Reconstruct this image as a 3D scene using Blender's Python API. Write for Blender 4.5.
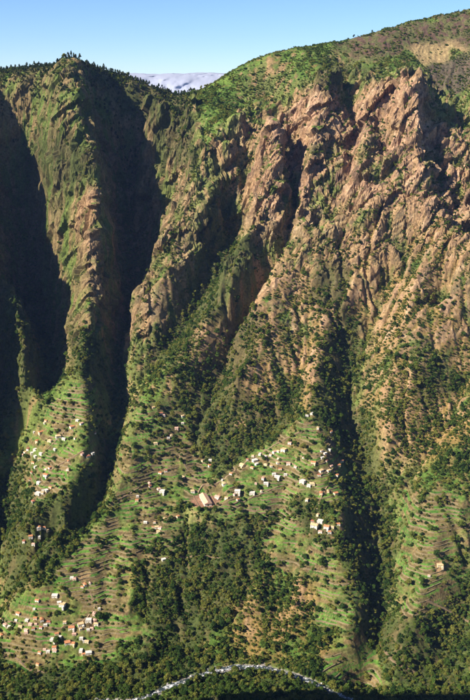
import bpy, math, random
import numpy as np

# ------------------------------------------------------------------ reset
for o in list(bpy.data.objects):
    bpy.data.objects.remove(o, do_unlink=True)
scene = bpy.context.scene
COL = scene.collection
rng = np.random.default_rng(7)
random.seed(7)

# ------------------------------------------------------------------ camera
# photo 470 x 700, focal 900 px; the viewpoint stands on the rim, 550 m above the river
F = 900.0
PITCH = math.atan(275.0 / F)          # eye level runs at photo row 75
CZ = 560.0
G = 1.5                               # the scene is laid out in units of 1.5 m and scaled up at the end
cam_d = bpy.data.cameras.new('camera')
cam = bpy.data.objects.new('camera', cam_d)
COL.objects.link(cam)
cam.location = (0, 0, CZ * G)
cam.rotation_euler = (math.pi / 2 - PITCH, 0, 0)
cam_d.sensor_fit = 'VERTICAL'
cam_d.sensor_height = 36.0
cam_d.lens = 36.0 * F / 700.0
cam_d.clip_start = 0.5
cam_d.clip_end = 120000.0
scene.camera = cam

# ------------------------------------------------------------------ world, sun, exposure
SUN = np.array([-0.69, -0.41, 0.60]); SUN /= np.linalg.norm(SUN)
SUN_EL = math.asin(SUN[2]); SUN_ROT = math.atan2(SUN[0], SUN[1])
world = bpy.data.worlds.new('World'); scene.world = world
world.use_nodes = True
wn = world.node_tree; wn.nodes.clear()
sky = wn.nodes.new('ShaderNodeTexSky'); sky.sky_type = 'NISHITA'
sky.sun_disc = False
sky.sun_elevation = SUN_EL
sky.sun_rotation = SUN_ROT
sky.altitude = 1100.0
sky.air_density = 0.7
sky.dust_density = 0.0
sky.ozone_density = 7.0
bg = wn.nodes.new('ShaderNodeBackground'); bg.inputs['Strength'].default_value = 0.076
wo = wn.nodes.new('ShaderNodeOutputWorld')
wn.links.new(sky.outputs[0], bg.inputs[0]); wn.links.new(bg.outputs[0], wo.inputs[0])
sd = bpy.data.lights.new('sun', 'SUN'); sd.energy = 4.6; sd.angle = math.radians(0.53)
sd.color = (1.0, 0.90, 0.76)
so = bpy.data.objects.new('sun', sd); COL.objects.link(so)
from mathutils import Vector
so.rotation_euler = Vector(SUN.tolist()).to_track_quat('Z', 'Y').to_euler()
so.location = (-300, -100, 1200)
vs = scene.view_settings
scene.display_settings.display_device = 'sRGB'
vs.view_transform = 'Standard'; vs.look = 'None'; vs.exposure = 1.02; vs.gamma = 1.0
vs.use_curve_mapping = False
scene.render.engine = 'CYCLES'
scene.cycles.max_bounces = 4
scene.cycles.diffuse_bounces = 2
scene.cycles.transparent_max_bounces = 4

# ------------------------------------------------------------------ pixel <-> world
cp, sp = math.cos(PITCH), math.sin(PITCH)
def ray(px, py):
    a = (np.asarray(px, float) - 235.0) / F
    b = (350.0 - np.asarray(py, float)) / F
    return a, cp + sp * b, -sp + cp * b          # x, y, z of the direction
def at_dist(px, py, Y):
    dx, dy, dz = ray(px, py)
    return dx / dy * Y, np.asarray(Y, float) + 0 * dx, CZ + dz / dy * Y
def project(x, y, z):
    zr = z - CZ
    d = y * cp - zr * sp
    u = y * sp + zr * cp
    d = np.maximum(d, 1.0)
    return 235.0 + F * x / d, 350.0 - F * u / d, d
# ------------------------------------------------------------------ noise
def _hash(ix, iy, seed):
    h = (ix.astype(np.int64) * 374761393 + iy.astype(np.int64) * 668265263 + seed * 974634773) & 0xFFFFFFFF
    h = ((h ^ (h >> 13)) * 1274126177) & 0xFFFFFFFF
    h = (h ^ (h >> 16)) & 0xFFFFFFFF
    return h
def noise(x, y, seed=0):
    xi = np.floor(x); yi = np.floor(y)
    xf = x - xi; yf = y - yi
    u = xf * xf * xf * (xf * (xf * 6 - 15) + 10); v = yf * yf * yf * (yf * (yf * 6 - 15) + 10)
    def g(ox, oy):
        a = _hash(xi + ox, yi + oy, seed) * (2 * math.pi / 4294967296.0)
        return np.cos(a) * (xf - ox) + np.sin(a) * (yf - oy)
    n0 = g(0, 0) * (1 - u) + g(1, 0) * u
    n1 = g(0, 1) * (1 - u) + g(1, 1) * u
    return (n0 * (1 - v) + n1 * v) * 1.5
def fbm(x, y, octv=4, seed=0, gain=0.5):
    s = 0; a = 1.0
    for k in range(octv):
        s = s + a * noise(x * 2 ** k, y * 2 ** k, seed + k * 17); a *= gain
    return s
def ridged(x, y, octv=4, seed=0, gain=0.5):
    s = 0; a = 1.0; w = 1.0
    for k in range(octv):
        n = 1 - np.abs(noise(x * 2.03 ** k, y * 2.03 ** k, seed + k * 29)) * 1.6
        n = n * np.abs(n)
        s = s + a * n * w
        w = np.clip(n * 1.3, 0, 1); a *= gain
    return s
def _hash3(ix, iy, iz, seed):
    return _hash(ix + iz * 57, iy - iz * 131, seed)
def noise3(x, y, z, seed=0):
    xi = np.floor(x); yi = np.floor(y); zi = np.floor(z); f = [x - xi, y - yi, z - zi]
    u, v, w = [t * t * (3 - 2 * t) for t in f]; out = 0
    for a in (0, 1):
        for b in (0, 1):
            for c in (0, 1):
                h = _hash3(xi + a, yi + b, zi + c, seed) / 4294967296.0
                out = out + h * (u if a else 1 - u) * (v if b else 1 - v) * (w if c else 1 - w)
    return out * 2 - 1
def facets(q, seed):
    """tilted blocks: every cell of a 3-D cell pattern is one plane with an offset of its own"""
    ci = np.floor(q); best = np.full(len(q), 9.0); out = np.zeros(len(q))
    for a in (-1, 0, 1):
        for b in (-1, 0, 1):
            for c in (-1, 0, 1):
                k = ci + np.array([a, b, c])
                f = np.stack([_hash3(k[:, 0], k[:, 1], k[:, 2], seed + s) / 4294967296.0 for s in range(3)], 1)
                d = q - (k + f); d2 = (d * d).sum(1); m = d2 < best
                fm = f[m]; dm = d[m]
                out[m] = (fm[:, 0] * 7.3 + fm[:, 1] * 3.1) % 1.0 - 0.5 + (dm * ((fm * 5.7 + fm[:, ::-1] * 3.3) % 1.0 - 0.5)).sum(1) * 1.7
                best[m] = d2[m]
    return out
def sstep(a, b, x):
    t = np.clip((x - a) / (b - a), 0, 1); return t * t * (3 - 2 * t)

# ------------------------------------------------------------------ relief: ridge and gully lines read off the photograph
ROWS = np.array([-20, 10, 60, 100, 140, 200, 280, 350, 420, 500, 560, 600, 650, 690, 720])
DIST = np.array([1620, 1540, 1430, 1360, 1308, 1240, 1160, 1085, 1000, 910, 850, 812, 770, 735, 712])
def base_dist(py):
    return np.interp(py, ROWS, DIST)
LINES = [  # (px, py, metres farther (+) or nearer (-) than the mean slope)
 # left: ridge off the frame, gorge, lit ridge, gorge
 [(-35,45,10),(-55,110,-35),(-68,200,-125),(-80,290,-145),(-100,370,-60),(-115,500,10),(-115,640,10)],
 [(18,80,40),(20,110,90),(20,150,130),(26,200,165),(38,255,170),(48,310,140),(50,350,100),(46,385,70),(36,412,50),(24,440,45),(10,480,55),(0,520,60),(-12,570,50),(-30,612,40)],
 [(-25,262,0),(3,282,-25),(20,305,-35),(27,335,-35),(26,370,-20),(33,402,0)],
 [(-20,330,35),(-4,390,45),(3,440,55),(10,475,55)],
 [(75,62,0),(79,82,-10),(87,120,-20),(98,150,-25),(102,175,-25),(98,212,-25),(90,245,-15),(90,270,-10),(91,300,-15),(86,325,-20),(84,355,-26),(86,380,-25),(89,405,-22),(92,440,-18),(84,475,-14),(66,508,-10),(44,540,-8),(18,578,-4)],
 [(45,80,25),(48,130,25),(52,180,20),(65,225,20),(78,255,15)],
 [(74,405,-15),(72,435,-12),(62,470,-8),(48,505,-5),(32,540,-2)],
 [(60,402,-8),(52,432,-4),(42,470,0),(30,505,4),(18,540,8)],
 [(104,80,50),(118,115,110),(128,160,155),(130,205,165),(127,245,150),(122,290,120),(119,330,95),(117,380,65),(117,420,45),(112,460,32),(100,500,26),(78,535,26),(52,565,28),(25,590,32),(0,610,36),(-40,635,40)],
 [(150,92,25),(166,125,80),(163,165,135),(150,200,180)],
 [(196,145,-10),(188,175,-15),(178,200,-15),(166,225,-5),(152,258,0),(138,298,8),(133,330,12),(132,360,12)],
 # middle
 [(243,118,-20),(225,150,-22),(206,190,-18),(187,232,-16),(182,262,-12),(168,298,-5),(155,335,0)],
 [(223,200,25),(212,250,45),(194,296,45),(170,335,40),(150,365,30),(132,388,30)],
 [(250,200,-10),(247,240,-25),(245,268,-25),(226,302,-28),(196,335,-28),(166,362,-28),(143,388,-12),(126,430,0),(116,470,0),(100,512,0),(62,566,-8)],
 [(285,270,15),(256,322,30),(224,378,45),(204,412,32),(175,442,15),(150,472,10)],
 [(330,228,-15),(300,275,-15),(270,330,-22),(242,374,-24),(226,400,-10)],
 [(300,390,5),(285,415,18),(262,437,24),(235,462,24),(210,480,18),(185,494,10)],
 [(395,240,-15),(366,272,-15),(344,310,-8),(322,350,-14),(312,390,-20),(306,420,-24),(322,445,-32),(337,485,-38),(343,530,-34),(352,580,-26),(355,630,-16),(342,662,-4)],
 [(270,465,-14),(225,498,-16),(200,530,-10)],
 [(400,262,12),(375,295,15),(353,330,28),(345,380,38),(353,412,56),(367,450,70),(380,490,70),(389,530,66),(391,570,54),(381,610,42),(373,650,30),(366,685,14)],
 # right
 [(470,228,-20),(450,288,-22),(426,320,-22),(396,368,-22),(380,400,-6),(384,440,0)],
 [(500,380,-15),(468,412,-15),(440,452,-16),(416,498,-18),(402,535,-4)],
 [(470,380,12),(440,428,14),(420,462,20),(404,495,34),(394,525,60)],
 [(490,505,-10),(450,545,-16),(420,595,-20),(402,640,-16),(388,675,-2)],
 [(490,560,16),(458,615,26),(442,655,24),(432,684,12)],
 [(500,200,0),(470,255,22),(458,292,18),(440,325,14)],
 [(300,225,-14),(280,252,-14),(258,290,-14),(238,335,-12)],
 [(360,225,-12),(335,262,-14),(312,300,-14),(292,340,-12)],
 [(430,262,-12),(405,300,-14),(388,335,-10)],
 # upper cliffs
 [(366,78,-8),(392,80,-30),(412,76,-48),(424,82,-52),(420,112,-45),(412,150,-34),(425,188,-26),(446,212,-26),(464,242,-20)],
 [(438,90,60),(452,108,60),(468,122,45),(490,140,30)],
 [(422,140,15),(428,162,28),(438,186,30),(450,212,18)],
 [(352,74,30),(346,92,60),(350,112,48),(356,140,22),(350,175,8)],
 [(336,68,-10),(326,98,-28),(312,146,-22),(302,196,-18),(292,244,-14)],
 [(284,128,24),(291,160,46),(294,192,50),(292,226,36),(284,256,14)],
 [(275,124,-24),(281,158,-28),(282,196,-22),(274,232,-14)],
 [(268,92,40),(260,110,44),(254,130,22),(248,155,8)],
 [(238,150,4),(241,195,22),(243,240,40),(236,275,28)],
 [(376,104,0),(384,132,22),(381,166,10)],
 [(395,112,-22),(396,150,-12)],
 [(365,105,-22),(366,140,-18),(360,190,-14)],
 [(330,185,18),(322,205,22),(308,240,10)],
]
SKY_Y = {-60:1475,0:1480,75:1470,150:1480,182:1470,230:1450,280:1450,330:1480,400:1540,470:1600,560:1680}
SKYLINE = [(-120,70),(-60,66),(0,72),(30,69),(75,66),(105,74),(132,82),(156,92),(182,99),(202,91),(232,72),(270,55),(300,48),(332,43),(360,37),(385,29),(412,21),(440,15),(470,9),(520,-2),(600,-15)]
RIVER_PX = [(-120,735),(-40,722),(20,716),(60,708),(95,701),(125,702),(145,697),(162,689),(185,680),(208,672),(235,666),(262,667),(290,673),(315,683),(340,696),(365,705),(400,712),(450,722),(520,735),(620,755)]

pts = []
def add_pt(p):
    pts.append([float(v) for v in p])
def sample(poly, step):
    out = []
    for a, b in zip(poly[:-1], poly[1:]):
        n = max(1, int(math.hypot(b[0] - a[0], b[1] - a[1]) / step))
        for k in range(n):
            t = k / n; out.append(tuple(a[i] + (b[i] - a[i]) * t for i in range(len(a))))
    out.append(tuple(poly[-1])); return out
line_px = []
for L in LINES:
    for (px, py, d) in sample(L, 9):
        d = d * (1.0 if px < 130 else 0.5 + 0.5 * max(0, (160 - px) / 30) if px < 160 else ((1.1 if d > 0 else 0.8) if py < 225 else (0.55 if px < 230 else 1.05) if py < 400 and not 338 < px < 380 else (0.42 if px > 335 else 0.5)))
        add_pt(at_dist(px, py, base_dist(py) + d)); line_px.append((px, py))
sk = sorted(SKY_Y)
for (px, py) in sample(SKYLINE, 18):
    Y = np.interp(px, sk, [SKY_Y[k] for k in sk])
    x, y, z = at_dist(px, py, Y)
    add_pt((x, y, z)); add_pt((x * 1.04, y + 70, z - 12)); add_pt((x * 1.12, y + 240, z - 110))
    line_px.append((px, py))
river_xy = []
for i, (px, py) in enumerate(sample(RIVER_PX, 10)):
    dx, dy, dz = ray(px, py); z = 10.0 - 4 + 8 * (px + 120) / 740
    t = (z - CZ) / dz
    river_xy.append((dx * t, dy * t, z))
river_xy = np.array(river_xy)
for p in river_xy:
    add_pt(p); line_px.append((-999, -999))
# the near side: from the river bank up to the viewpoint
for x in range(-600, 601, 60):
    ry = np.interp(x, river_xy[:, 0], river_xy[:, 1])
    zb = 10
    add_pt((x, ry - 22, zb + 2)); add_pt((x, ry - 42, zb + 7)); add_pt((x, ry - 95, zb + 28)); add_pt((x, ry - 165, zb + 62))
# mean slope between the lines
lp = np.array(line_px)
for py in range(100, 680, 40):
    for px in range(-120, 600, 40):
        if np.min(np.hypot(lp[:, 0] - px, lp[:, 1] - py)) > 34:
            add_pt(at_dist(px, py, base_dist(py) + (60 if px < 160 and py < 300 else 0)))
P = np.array(pts)
# thin out coincident points
keep = []
cell = {}
for i, p in enumerate(P):
    k = (round(p[0] / 5), round(p[1] / 5))
    if k not in cell: cell[k] = i; keep.append(i)
P = P[keep]
S = 100.0
A = np.hypot(P[:, None, 0] - P[None, :, 0], P[:, None, 1] - P[None, :, 1]) / S
n = len(P)
A -= np.eye(n) * 0.012
Q = np.c_[np.ones(n), P[:, 0] / S, P[:, 1] / S]
M = np.block([[A, Q], [Q.T, np.zeros((3, 3))]])
W = np.linalg.solve(M, np.r_[P[:, 2], 0, 0, 0])
def rbf(x, y):
    sh = x.shape; x = x.ravel(); y = y.ravel(); out = np.empty(len(x))
    for i in range(0, len(x), 4000):
        r = np.hypot(x[i:i + 4000, None] - P[None, :, 0], y[i:i + 4000, None] - P[None, :, 1]) / S
        out[i:i + 4000] = r @ W[:n] + W[n] + W[n + 1] * x[i:i + 4000] / S + W[n + 2] * y[i:i + 4000] / S
    return out.reshape(sh)

# regular fine window
X0, X1, Y0, Y1, ST = -456.0, 456.0, 621.0, 1641.0, 1.0
gx = np.arange(X0, X1 + 0.1, ST); gy = np.arange(Y0, Y1 + 0.1, ST)
def upsample(Z, cx, cy, fx, fy):
    # separable Catmull-Rom
    def axis(Z, c, f):
        st = c[1] - c[0]; u = np.clip((f - c[0]) / st, 0, len(c) - 1.001); i = np.floor(u).astype(int); t = (u - i)[:, None]
        g = lambda k: Z[np.clip(i + k, 0, len(c) - 1)]
        p0, p1, p2, p3 = g(-1), g(0), g(1), g(2)
        return 0.5 * (2 * p1 + (p2 - p0) * t + (2 * p0 - 5 * p1 + 4 * p2 - p3) * t * t + (3 * p1 - p0 - 3 * p2 + p3) * t ** 3)
    Z = axis(Z, cy, fy)
    return axis(Z.T, cx, fx).T
cx = np.arange(X0, X1 + 0.1, 6.0); cy = np.arange(Y0, Y1 + 0.1, 6.0)
CXX, CYY = np.meshgrid(cx, cy)
Zc = rbf(CXX, CYY)
ex = np.arange(X0, X1 + 0.1, 3.0); ey = np.arange(Y0, Y1 + 0.1, 3.0)
Ze = upsample(Zc, cx, cy, ex, ey)
EX, EY = np.meshgrid(ex, ey)
# ribs and furrows running down the slope (towards -x, -y)
ang = math.radians(47)
ua = EX * math.cos(ang) - EY * math.sin(ang); va = EX * math.sin(ang) + EY * math.cos(ang)
wx = fbm(EX / 90, EY / 90, 3, 5) * 22
sky_x = np.array([at_dist(a, b, np.interp(a, sk, [SKY_Y[k] for k in sk]))[:2] for a, b in SKYLINE])
crest = np.interp(EX, sky_x[:, 0], sky_x[:, 1])
crestm = sstep(-10, 120, np.abs(crest - EY)) * 0.9 + 0.1          # the crest itself stays smooth
epx, epy, _ = project(EX, EY, Ze)
CLIFFTOP = np.array([(-100,40),(190,95),(206,150),(240,112),(262,104),(300,86),(334,68),(370,72),(425,72),(440,88),(470,108),(600,140)])
above = (1 - sstep(-10, 8, epy - np.interp(epx, CLIFFTOP[:, 0], CLIFFTOP[:, 1]))) * (epx > 195)
crestm = crestm * (1 - 0.8 * above)                                  # smooth heath above the cliffs
cliff = sstep(250, 400, Ze) * crestm
ry = np.interp(EX, river_xy[:, 0], river_xy[:, 1])
rivd = np.abs(EY - ry)
rivmask = sstep(14, 70, rivd)
wx2 = fbm(EX / 33, EY / 33, 3, 8) * 9
rib = ridged((ua + wx) / 62, va / 230, 4, 11, 0.55) - 0.9
rib2 = 0.55 - ridged((ua + wx * 0.6 + wx2) / 30, (va + wx2) / 105, 4, 31, 0.58) * 0.75 + 0.5 * ridged((ua + wx2) / 17, va / 60, 3, 37, 0.5)
Ze = Ze + rivmask * (rib * (5 * crestm + 8 * cliff) + rib2 * (2.2 * crestm + 7.5 * cliff) + fbm(EX / 70, EY / 70, 4, 3) * 4 * crestm)

# rain-wash: droplets carve the furrows
def erode(Z, st, N, steps, seed, k_er=0.12, k_dep=0.06):
    r = np.random.default_rng(seed); H, Wd = Z.shape
    x = r.uniform(2, Wd - 3, N); y = r.uniform(2, H - 3, N)
    sed = np.zeros(N); vx = np.zeros(N); vy = np.zeros(N); alive = np.ones(N, bool)
    Zf = Z.ravel()
    for s in range(steps):
        ix = x.astype(int); iy = y.astype(int); fx = x - ix; fy = y - iy
        b = iy * Wd + ix
        z00 = Zf[b]; z10 = Zf[b + 1]; z01 = Zf[b + Wd]; z11 = Zf[b + Wd + 1]
        gx_ = (z10 - z00) * (1 - fy) + (z11 - z01) * fy; gy_ = (z01 - z00) * (1 - fx) + (z11 - z10) * fx
        vx = vx * 0.25 - gx_ * 0.75; vy = vy * 0.25 - gy_ * 0.75
        L = np.hypot(vx, vy) + 1e-6
        nx = np.clip(x + vx / L, 1, Wd - 3); ny = np.clip(y + vy / L, 1, H - 3)
        jx = nx.astype(int); jy = ny.astype(int); hx = nx - jx; hy = ny - jy; c = jy * Wd + jx
        zo = z00 * (1 - fx) * (1 - fy) + z10 * fx * (1 - fy) + z01 * (1 - fx) * fy + z11 * fx * fy
        zn = Zf[c] * (1 - hx) * (1 - hy) + Zf[c + 1] * hx * (1 - hy) + Zf[c + Wd] * (1 - hx) * hy + Zf[c + Wd + 1] * hx * hy
        dz = zo - zn
        cap = np.maximum(dz, 0.02) * 1.1 * min(1.0, s / 12)
        d = np.where(dz < 0, -np.minimum(sed, -dz), np.where(sed < cap, np.minimum((cap - sed) * k_er, np.maximum(dz, 0) * 0.5), -(sed - cap) * k_dep))
        sed = np.maximum(sed + d, 0)
        for o, w in ((0, (1 - fx) * (1 - fy)), (1, fx * (1 - fy)), (Wd, (1 - fx) * fy), (Wd + 1, fx * fy)):
            Zf -= np.bincount(b + o, weights=d * w, minlength=len(Zf))
        x, y = nx, ny
    return Zf.reshape(H, Wd)
Zr = Ze.copy()
for k in range(2):
    Ze = erode(Ze.copy(), 3.0, 26000, 45, 100 + k)
Ze = np.where(np.isfinite(Ze), Ze, Zr)
Ze = Zr + np.clip(Ze - Zr, -7, 3) * rivmask * crestm
Z = upsample(Ze, ex, ey, gx, gy)
GX, GY = np.meshgrid(gx, gy)
cliff = sstep(250, 400, Z) * upsample(crestm, ex, ey, gx, gy)
rivmask = sstep(10, 40, np.abs(GY - np.interp(GX, river_xy[:, 0], river_xy[:, 1])))
ua = GX * math.cos(ang) - GY * math.sin(ang); va = GX * math.sin(ang) + GY * math.cos(ang)
Z += rivmask * ((ridged((ua + 7 * noise(GX / 20, GY / 20, 4)) / 11, va / 34, 3, 71, 0.6) - 0.8) * (0.6 + 2.8 * cliff) + fbm(GX / 9, GY / 9, 3, 41) * (0.8 + 0.7 * cliff))
# ------------------------------------------------------------------ zones, read off the photograph
def inside(px, py, poly):
    px = np.asarray(px); py = np.asarray(py); r = np.zeros(px.shape, bool)
    for (x1, y1), (x2, y2) in zip(poly, poly[1:] + poly[:1]):
        if y1 == y2: continue
        c = ((y1 > py) != (y2 > py)) & (px < (x2 - x1) * (py - y1) / (y2 - y1) + x1)
        r ^= c
    return r
TERR = {
 'left hillside hamlet': [(68,376),(98,385),(104,425),(100,445),(78,470),(58,492),(35,502),(18,475),(26,445),(45,412)],
 'slope right of the dark gorge': [(134,392),(165,400),(190,418),(185,440),(205,460),(210,480),(195,500),(160,510),(118,508),(112,480),(122,440)],
 'spur village': [(300,418),(316,425),(347,452),(347,492),(332,508),(300,492),(270,512),(228,520),(196,512),(196,492),(226,474),(262,450)],
 'lower left hamlet': [(60,566),(95,526),(128,506),(140,530),(128,560),(132,590),(132,612),(156,630),(154,644),(118,644),(108,664),(70,666),(30,672),(0,660),(0,606),(40,590)],
 'far right slope': [(400,470),(420,500),(440,488),(475,500),(475,570),(445,595),(425,622),(402,620),(396,560),(396,520)],
 'foot of the spur': [(318,566),(352,575),(362,600),(350,630),(312,626)],
 'river bank below the spur': [(322,642),(358,636),(380,662),(388,690),(345,686),(315,668)],
 'middle woods clearing': [(262,508),(290,506),(304,535),(335,540),(335,578),(290,580),(262,548)],
 'wooded slope under the field terraces': [(140,508),(185,512),(180,545),(150,575),(132,560)],
}
WOODS = {
 'left spur flank': [(70,335),(108,345),(106,420),(110,470),(88,510),(40,580),(0,602),(0,480),(22,450),(38,500),(58,500),(92,468),(100,440),(92,400),(70,370)],
 'left edge spur': [(0,272),(30,300),(36,400),(22,420),(0,400)],
 'cliff gully': [(208,200),(228,195),(246,250),(240,285),(215,310),(185,345),(160,360),(145,372),(150,340),(178,315),(190,280),(196,235)],
 'gully above the spur village': [(232,330),(262,312),(258,350),(240,390),(262,400),(300,385),(300,415),(262,446),(215,478),(190,470),(172,445),(150,450),(146,415),(180,385),(205,370)],
 'dark gully beside the spur': [(338,305),(368,315),(352,395),(385,470),(400,560),(385,640),(345,640),(335,600),(345,560),(347,480),(347,450),(316,422),(308,395),(325,350)],
 'middle woods': [(140,520),(196,520),(228,524),(300,498),(330,512),(335,545),(300,535),(285,510),(265,530),(262,562),(250,585),(205,640),(170,660),(140,640),(150,600),(135,560)],
 'lower right woods': [(385,610),(405,612),(430,600),(470,545),(470,690),(395,690),(378,650)],
 'river bank': [(0,662),(70,668),(110,662),(150,645),(200,650),(215,664),(160,690),(100,700),(0,700)],
 'near river bank': [(-40,760),(-40,712),(80,714),(150,706),(190,686),(235,674),(290,680),(330,696),(390,712),(520,735),(520,790)],
 'slope left of the gap': [(85,70),(150,84),(190,100),(200,140),(195,168),(165,165),(150,130),(125,110),(100,90)],
 'copse on the upper slope': [(318,262),(345,262),(352,292),(335,308),(306,300)],
 'copse on the right slope': [(412,365),(445,362),(452,395),(425,405),(410,390)],
 'lit ridge face': [(28,140),(70,135),(95,160),(100,180),(60,190),(30,165)],
 'green shoulder above the cliffs': [(320,60),(360,62),(400,75),(366,74),(345,80),(330,100),(315,85)],
}
ROCK = [[(206,190),(242,114),(262,128),(300,92),(334,72),(346,112),(370,76),(425,74),(432,115),(470,135),(490,260),(425,300),(330,322),(250,345),(226,320),(248,285),(238,200)],
        [(190,200),(208,190),(190,240),(184,270),(165,300),(150,340),(124,345),(124,300)],
        [(72,190),(104,190),(100,260),(98,330),(70,365),(52,400),(62,350),(84,310),(82,270),(64,220)],
        [(370,395),(395,400),(420,440),(415,470),(385,465)],
        [(232,590),(275,580),(300,600),(290,650),(240,640)]]
DRY = [[(180,335),(235,300),(330,240),(470,180),(480,430),(430,470),(385,450),(365,400),(372,330),(345,320),(310,410),(255,420),(230,400),(190,375)],
       [(100,545),(140,540),(150,580),(120,580)], [(225,570),(330,585),(330,660),(230,660)]]
TAN = [[(408,48),(456,40),(470,44),(452,52),(440,62),(425,66)]]
HEATH = [[(330,46),(380,30),(470,8),(480,45),(455,42),(410,48),(395,60),(362,60)]]
DARKROCK = [[(425,68),(445,58),(480,45),(480,90),(440,92)]]

def terr_h(x, y):
    u = np.clip((np.asarray(x, float) - X0) / ST, 0, len(gx) - 1.001); v = np.clip((np.asarray(y, float) - Y0) / ST, 0, len(gy) - 1.001)
    i = u.astype(int); j = v.astype(int); a = u - i; b = v - j
    return Z[j, i] * (1 - a) * (1 - b) + Z[j, i + 1] * a * (1 - b) + Z[j + 1, i] * (1 - a) * b + Z[j + 1, i + 1] * a * b
def hit(px, py):
    """first point of the ground along the sight line of a photo pixel"""
    px = np.atleast_1d(np.asarray(px, float)); py = np.atleast_1d(np.asarray(py, float))
    dx, dy, dz = ray(px, py); res = np.full(len(px), np.nan)
    for Y in np.arange(625, 1640, 1.0):
        x = dx / dy * Y; z = CZ + dz / dy * Y
        g = np.isnan(res) & (terr_h(x, Y + 0 * x) >= z)
        res[g] = Y
    res = np.where(np.isnan(res), 1500, res)
    x = dx / dy * res
    return x, res, terr_h(x, res)
def blur(a, k):
    for _ in range(2):
        for ax in (0, 1):
            c = np.cumsum(np.concatenate([np.repeat(np.take(a, [0], ax), k + 1, ax), a, np.repeat(np.take(a, [-1], ax), k, ax)], ax), ax)
            n_ = a.shape[ax]
            a = (np.take(c, range(2 * k + 1, 2 * k + 1 + n_), ax) - np.take(c, range(0, n_), ax)) / (2 * k + 1)
    return a
PX, PY, PD = project(GX, GY, Z)
jx = fbm(GX / 35, GY / 35, 3, 201) * 7; jy = fbm(GX / 35, GY / 35, 3, 231) * 7
fxy = (PX > -30) & (PX < 500)
def zmask(polys):
    m = np.zeros(Z.shape, bool)
    for p in polys: m |= inside(PX + jx, PY + jy, p)
    return m
terr_mask = {k: inside(PX + jx * 0.6, PY + jy * 0.6, p) for k, p in TERR.items()}
terr_all = np.zeros(Z.shape, bool)
for m_ in terr_mask.values(): terr_all |= m_
# ---- terraces: smooth the ground there a little, then step it
Zs = blur(Z.copy(), 4)
tw = blur(terr_all.astype(float), 3)
patch = sstep(-0.35, -0.05, fbm(GX / 38, GY / 38, 3, 271))
tw = tw * (0.35 + 0.65 * patch)
Zs = Z + (Zs - Z) * np.clip(tw * 1.3, 0, 1)
SH = 2.7
TT = Zs / SH + 0.9 * noise(GX / 75, GY / 75, 281) + 0.25 * noise(GX / 17, GY / 17, 283)
fr = TT - np.floor(TT)
stepd = (np.floor(TT) + np.where(fr < 0.72, fr * 0.12, 0.0864 + (fr - 0.72) / 0.28 * 0.9136) - TT) * SH
Z = Zs + stepd * np.clip(tw * 1.4 - 0.2, 0, 1)

# ------------------------------------------------------------------ house sites (zoomed crops of the photograph)
def crop(ox, oy, sc, items):
    return [(ox + a / sc, oy + b / sc, c, s) for a, b, c, s in items]
K = 470 / 120.0; K2 = 470 / 150.0
HOUSES = {}
HOUSES['left hillside hamlet'] = crop(0, 400, K, [(180,86,'o','m'),(175,98,'w','s'),(303,80,'w','m'),(319,92,'p','m'),(282,108,'o','l'),(372,132,'r','s'),(160,127,'o','l'),(228,143,'c','l'),(250,152,'w','m'),(293,149,'c','s'),(195,161,'c','l'),(145,165,'o','m'),(133,127,'w','s'),(110,192,'r','m'),(98,205,'w','m'),(125,209,'w','m'),(138,196,'w','m'),(160,209,'w','m'),(155,231,'c','m'),(138,222,'w','m'),(90,215,'p','s'),(215,196,'w','s'),(344,220,'r','l'),(322,215,'p','m'),(362,212,'w','m'),(181,270,'w','m'),(195,264,'o','m'),(140,260,'w','m'),(130,248,'o','m'),(268,242,'o','m'),(266,273,'p','m'),(180,297,'o','l'),(125,287,'r','m'),(152,325,'w','m'),(148,366,'w','l'),(168,354,'w','s'),(182,357,'w','m'),(198,347,'o','m'),(166,367,'w','s'),(130,398,'r','m'),(118,313,'r','s')])
HOUSES['small group under the left hamlet'] = crop(0, 480, K2, [(123,150,'o','m'),(122,163,'w','m'),(137,149,'o','m'),(147,162,'c','m'),(96,181,'o','m'),(123,185,'w','m'),(75,193,'r','m'),(105,203,'p','m')])
HOUSES['lower left hamlet'] = crop(0, 560, K, [(292,78,'p','m'),(281,72,'w','m'),(333,96,'o','m'),(322,105,'o','s'),(352,90,'p','s'),(215,143,'w','l'),(232,168,'w','m'),(244,177,'w','l'),(146,160,'o','m'),(134,193,'w','s'),(72,209,'o','m'),(63,236,'w','s'),(138,230,'o','m'),(105,239,'w','m'),(120,254,'p','m'),(163,233,'o','m'),(5,235,'w','m'),(20,253,'p','m'),(36,261,'w','m'),(80,266,'c','m'),(5,294,'o','m'),(103,274,'p','m'),(191,246,'r','m'),(177,258,'w','m'),(140,251,'p','s'),(103,291,'p','s'),(130,271,'r','s'),(160,266,'r','s'),(253,250,'w','m'),(316,254,'w','l'),(347,243,'w','l'),(316,271,'c','s'),(369,213,'p','m'),(371,236,'p','m'),(388,193,'w','s'),(360,268,'p','m'),(377,252,'c','m'),(345,272,'w','s'),(280,268,'o','l'),(290,291,'p','m'),(222,293,'o','m'),(208,313,'w','l'),(235,301,'w','s'),(318,312,'w','m'),(340,323,'c','m'),(330,318,'w','s'),(264,326,'o','l'),(284,331,'o','l'),(212,343,'o','m'),(214,356,'p','m'),(188,362,'w','m'),(347,368,'w','l'),(317,358,'w','m'),(327,369,'o','s'),(155,366,'o','s'),(175,350,'p','s'),(148,408,'o','s')])
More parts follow.
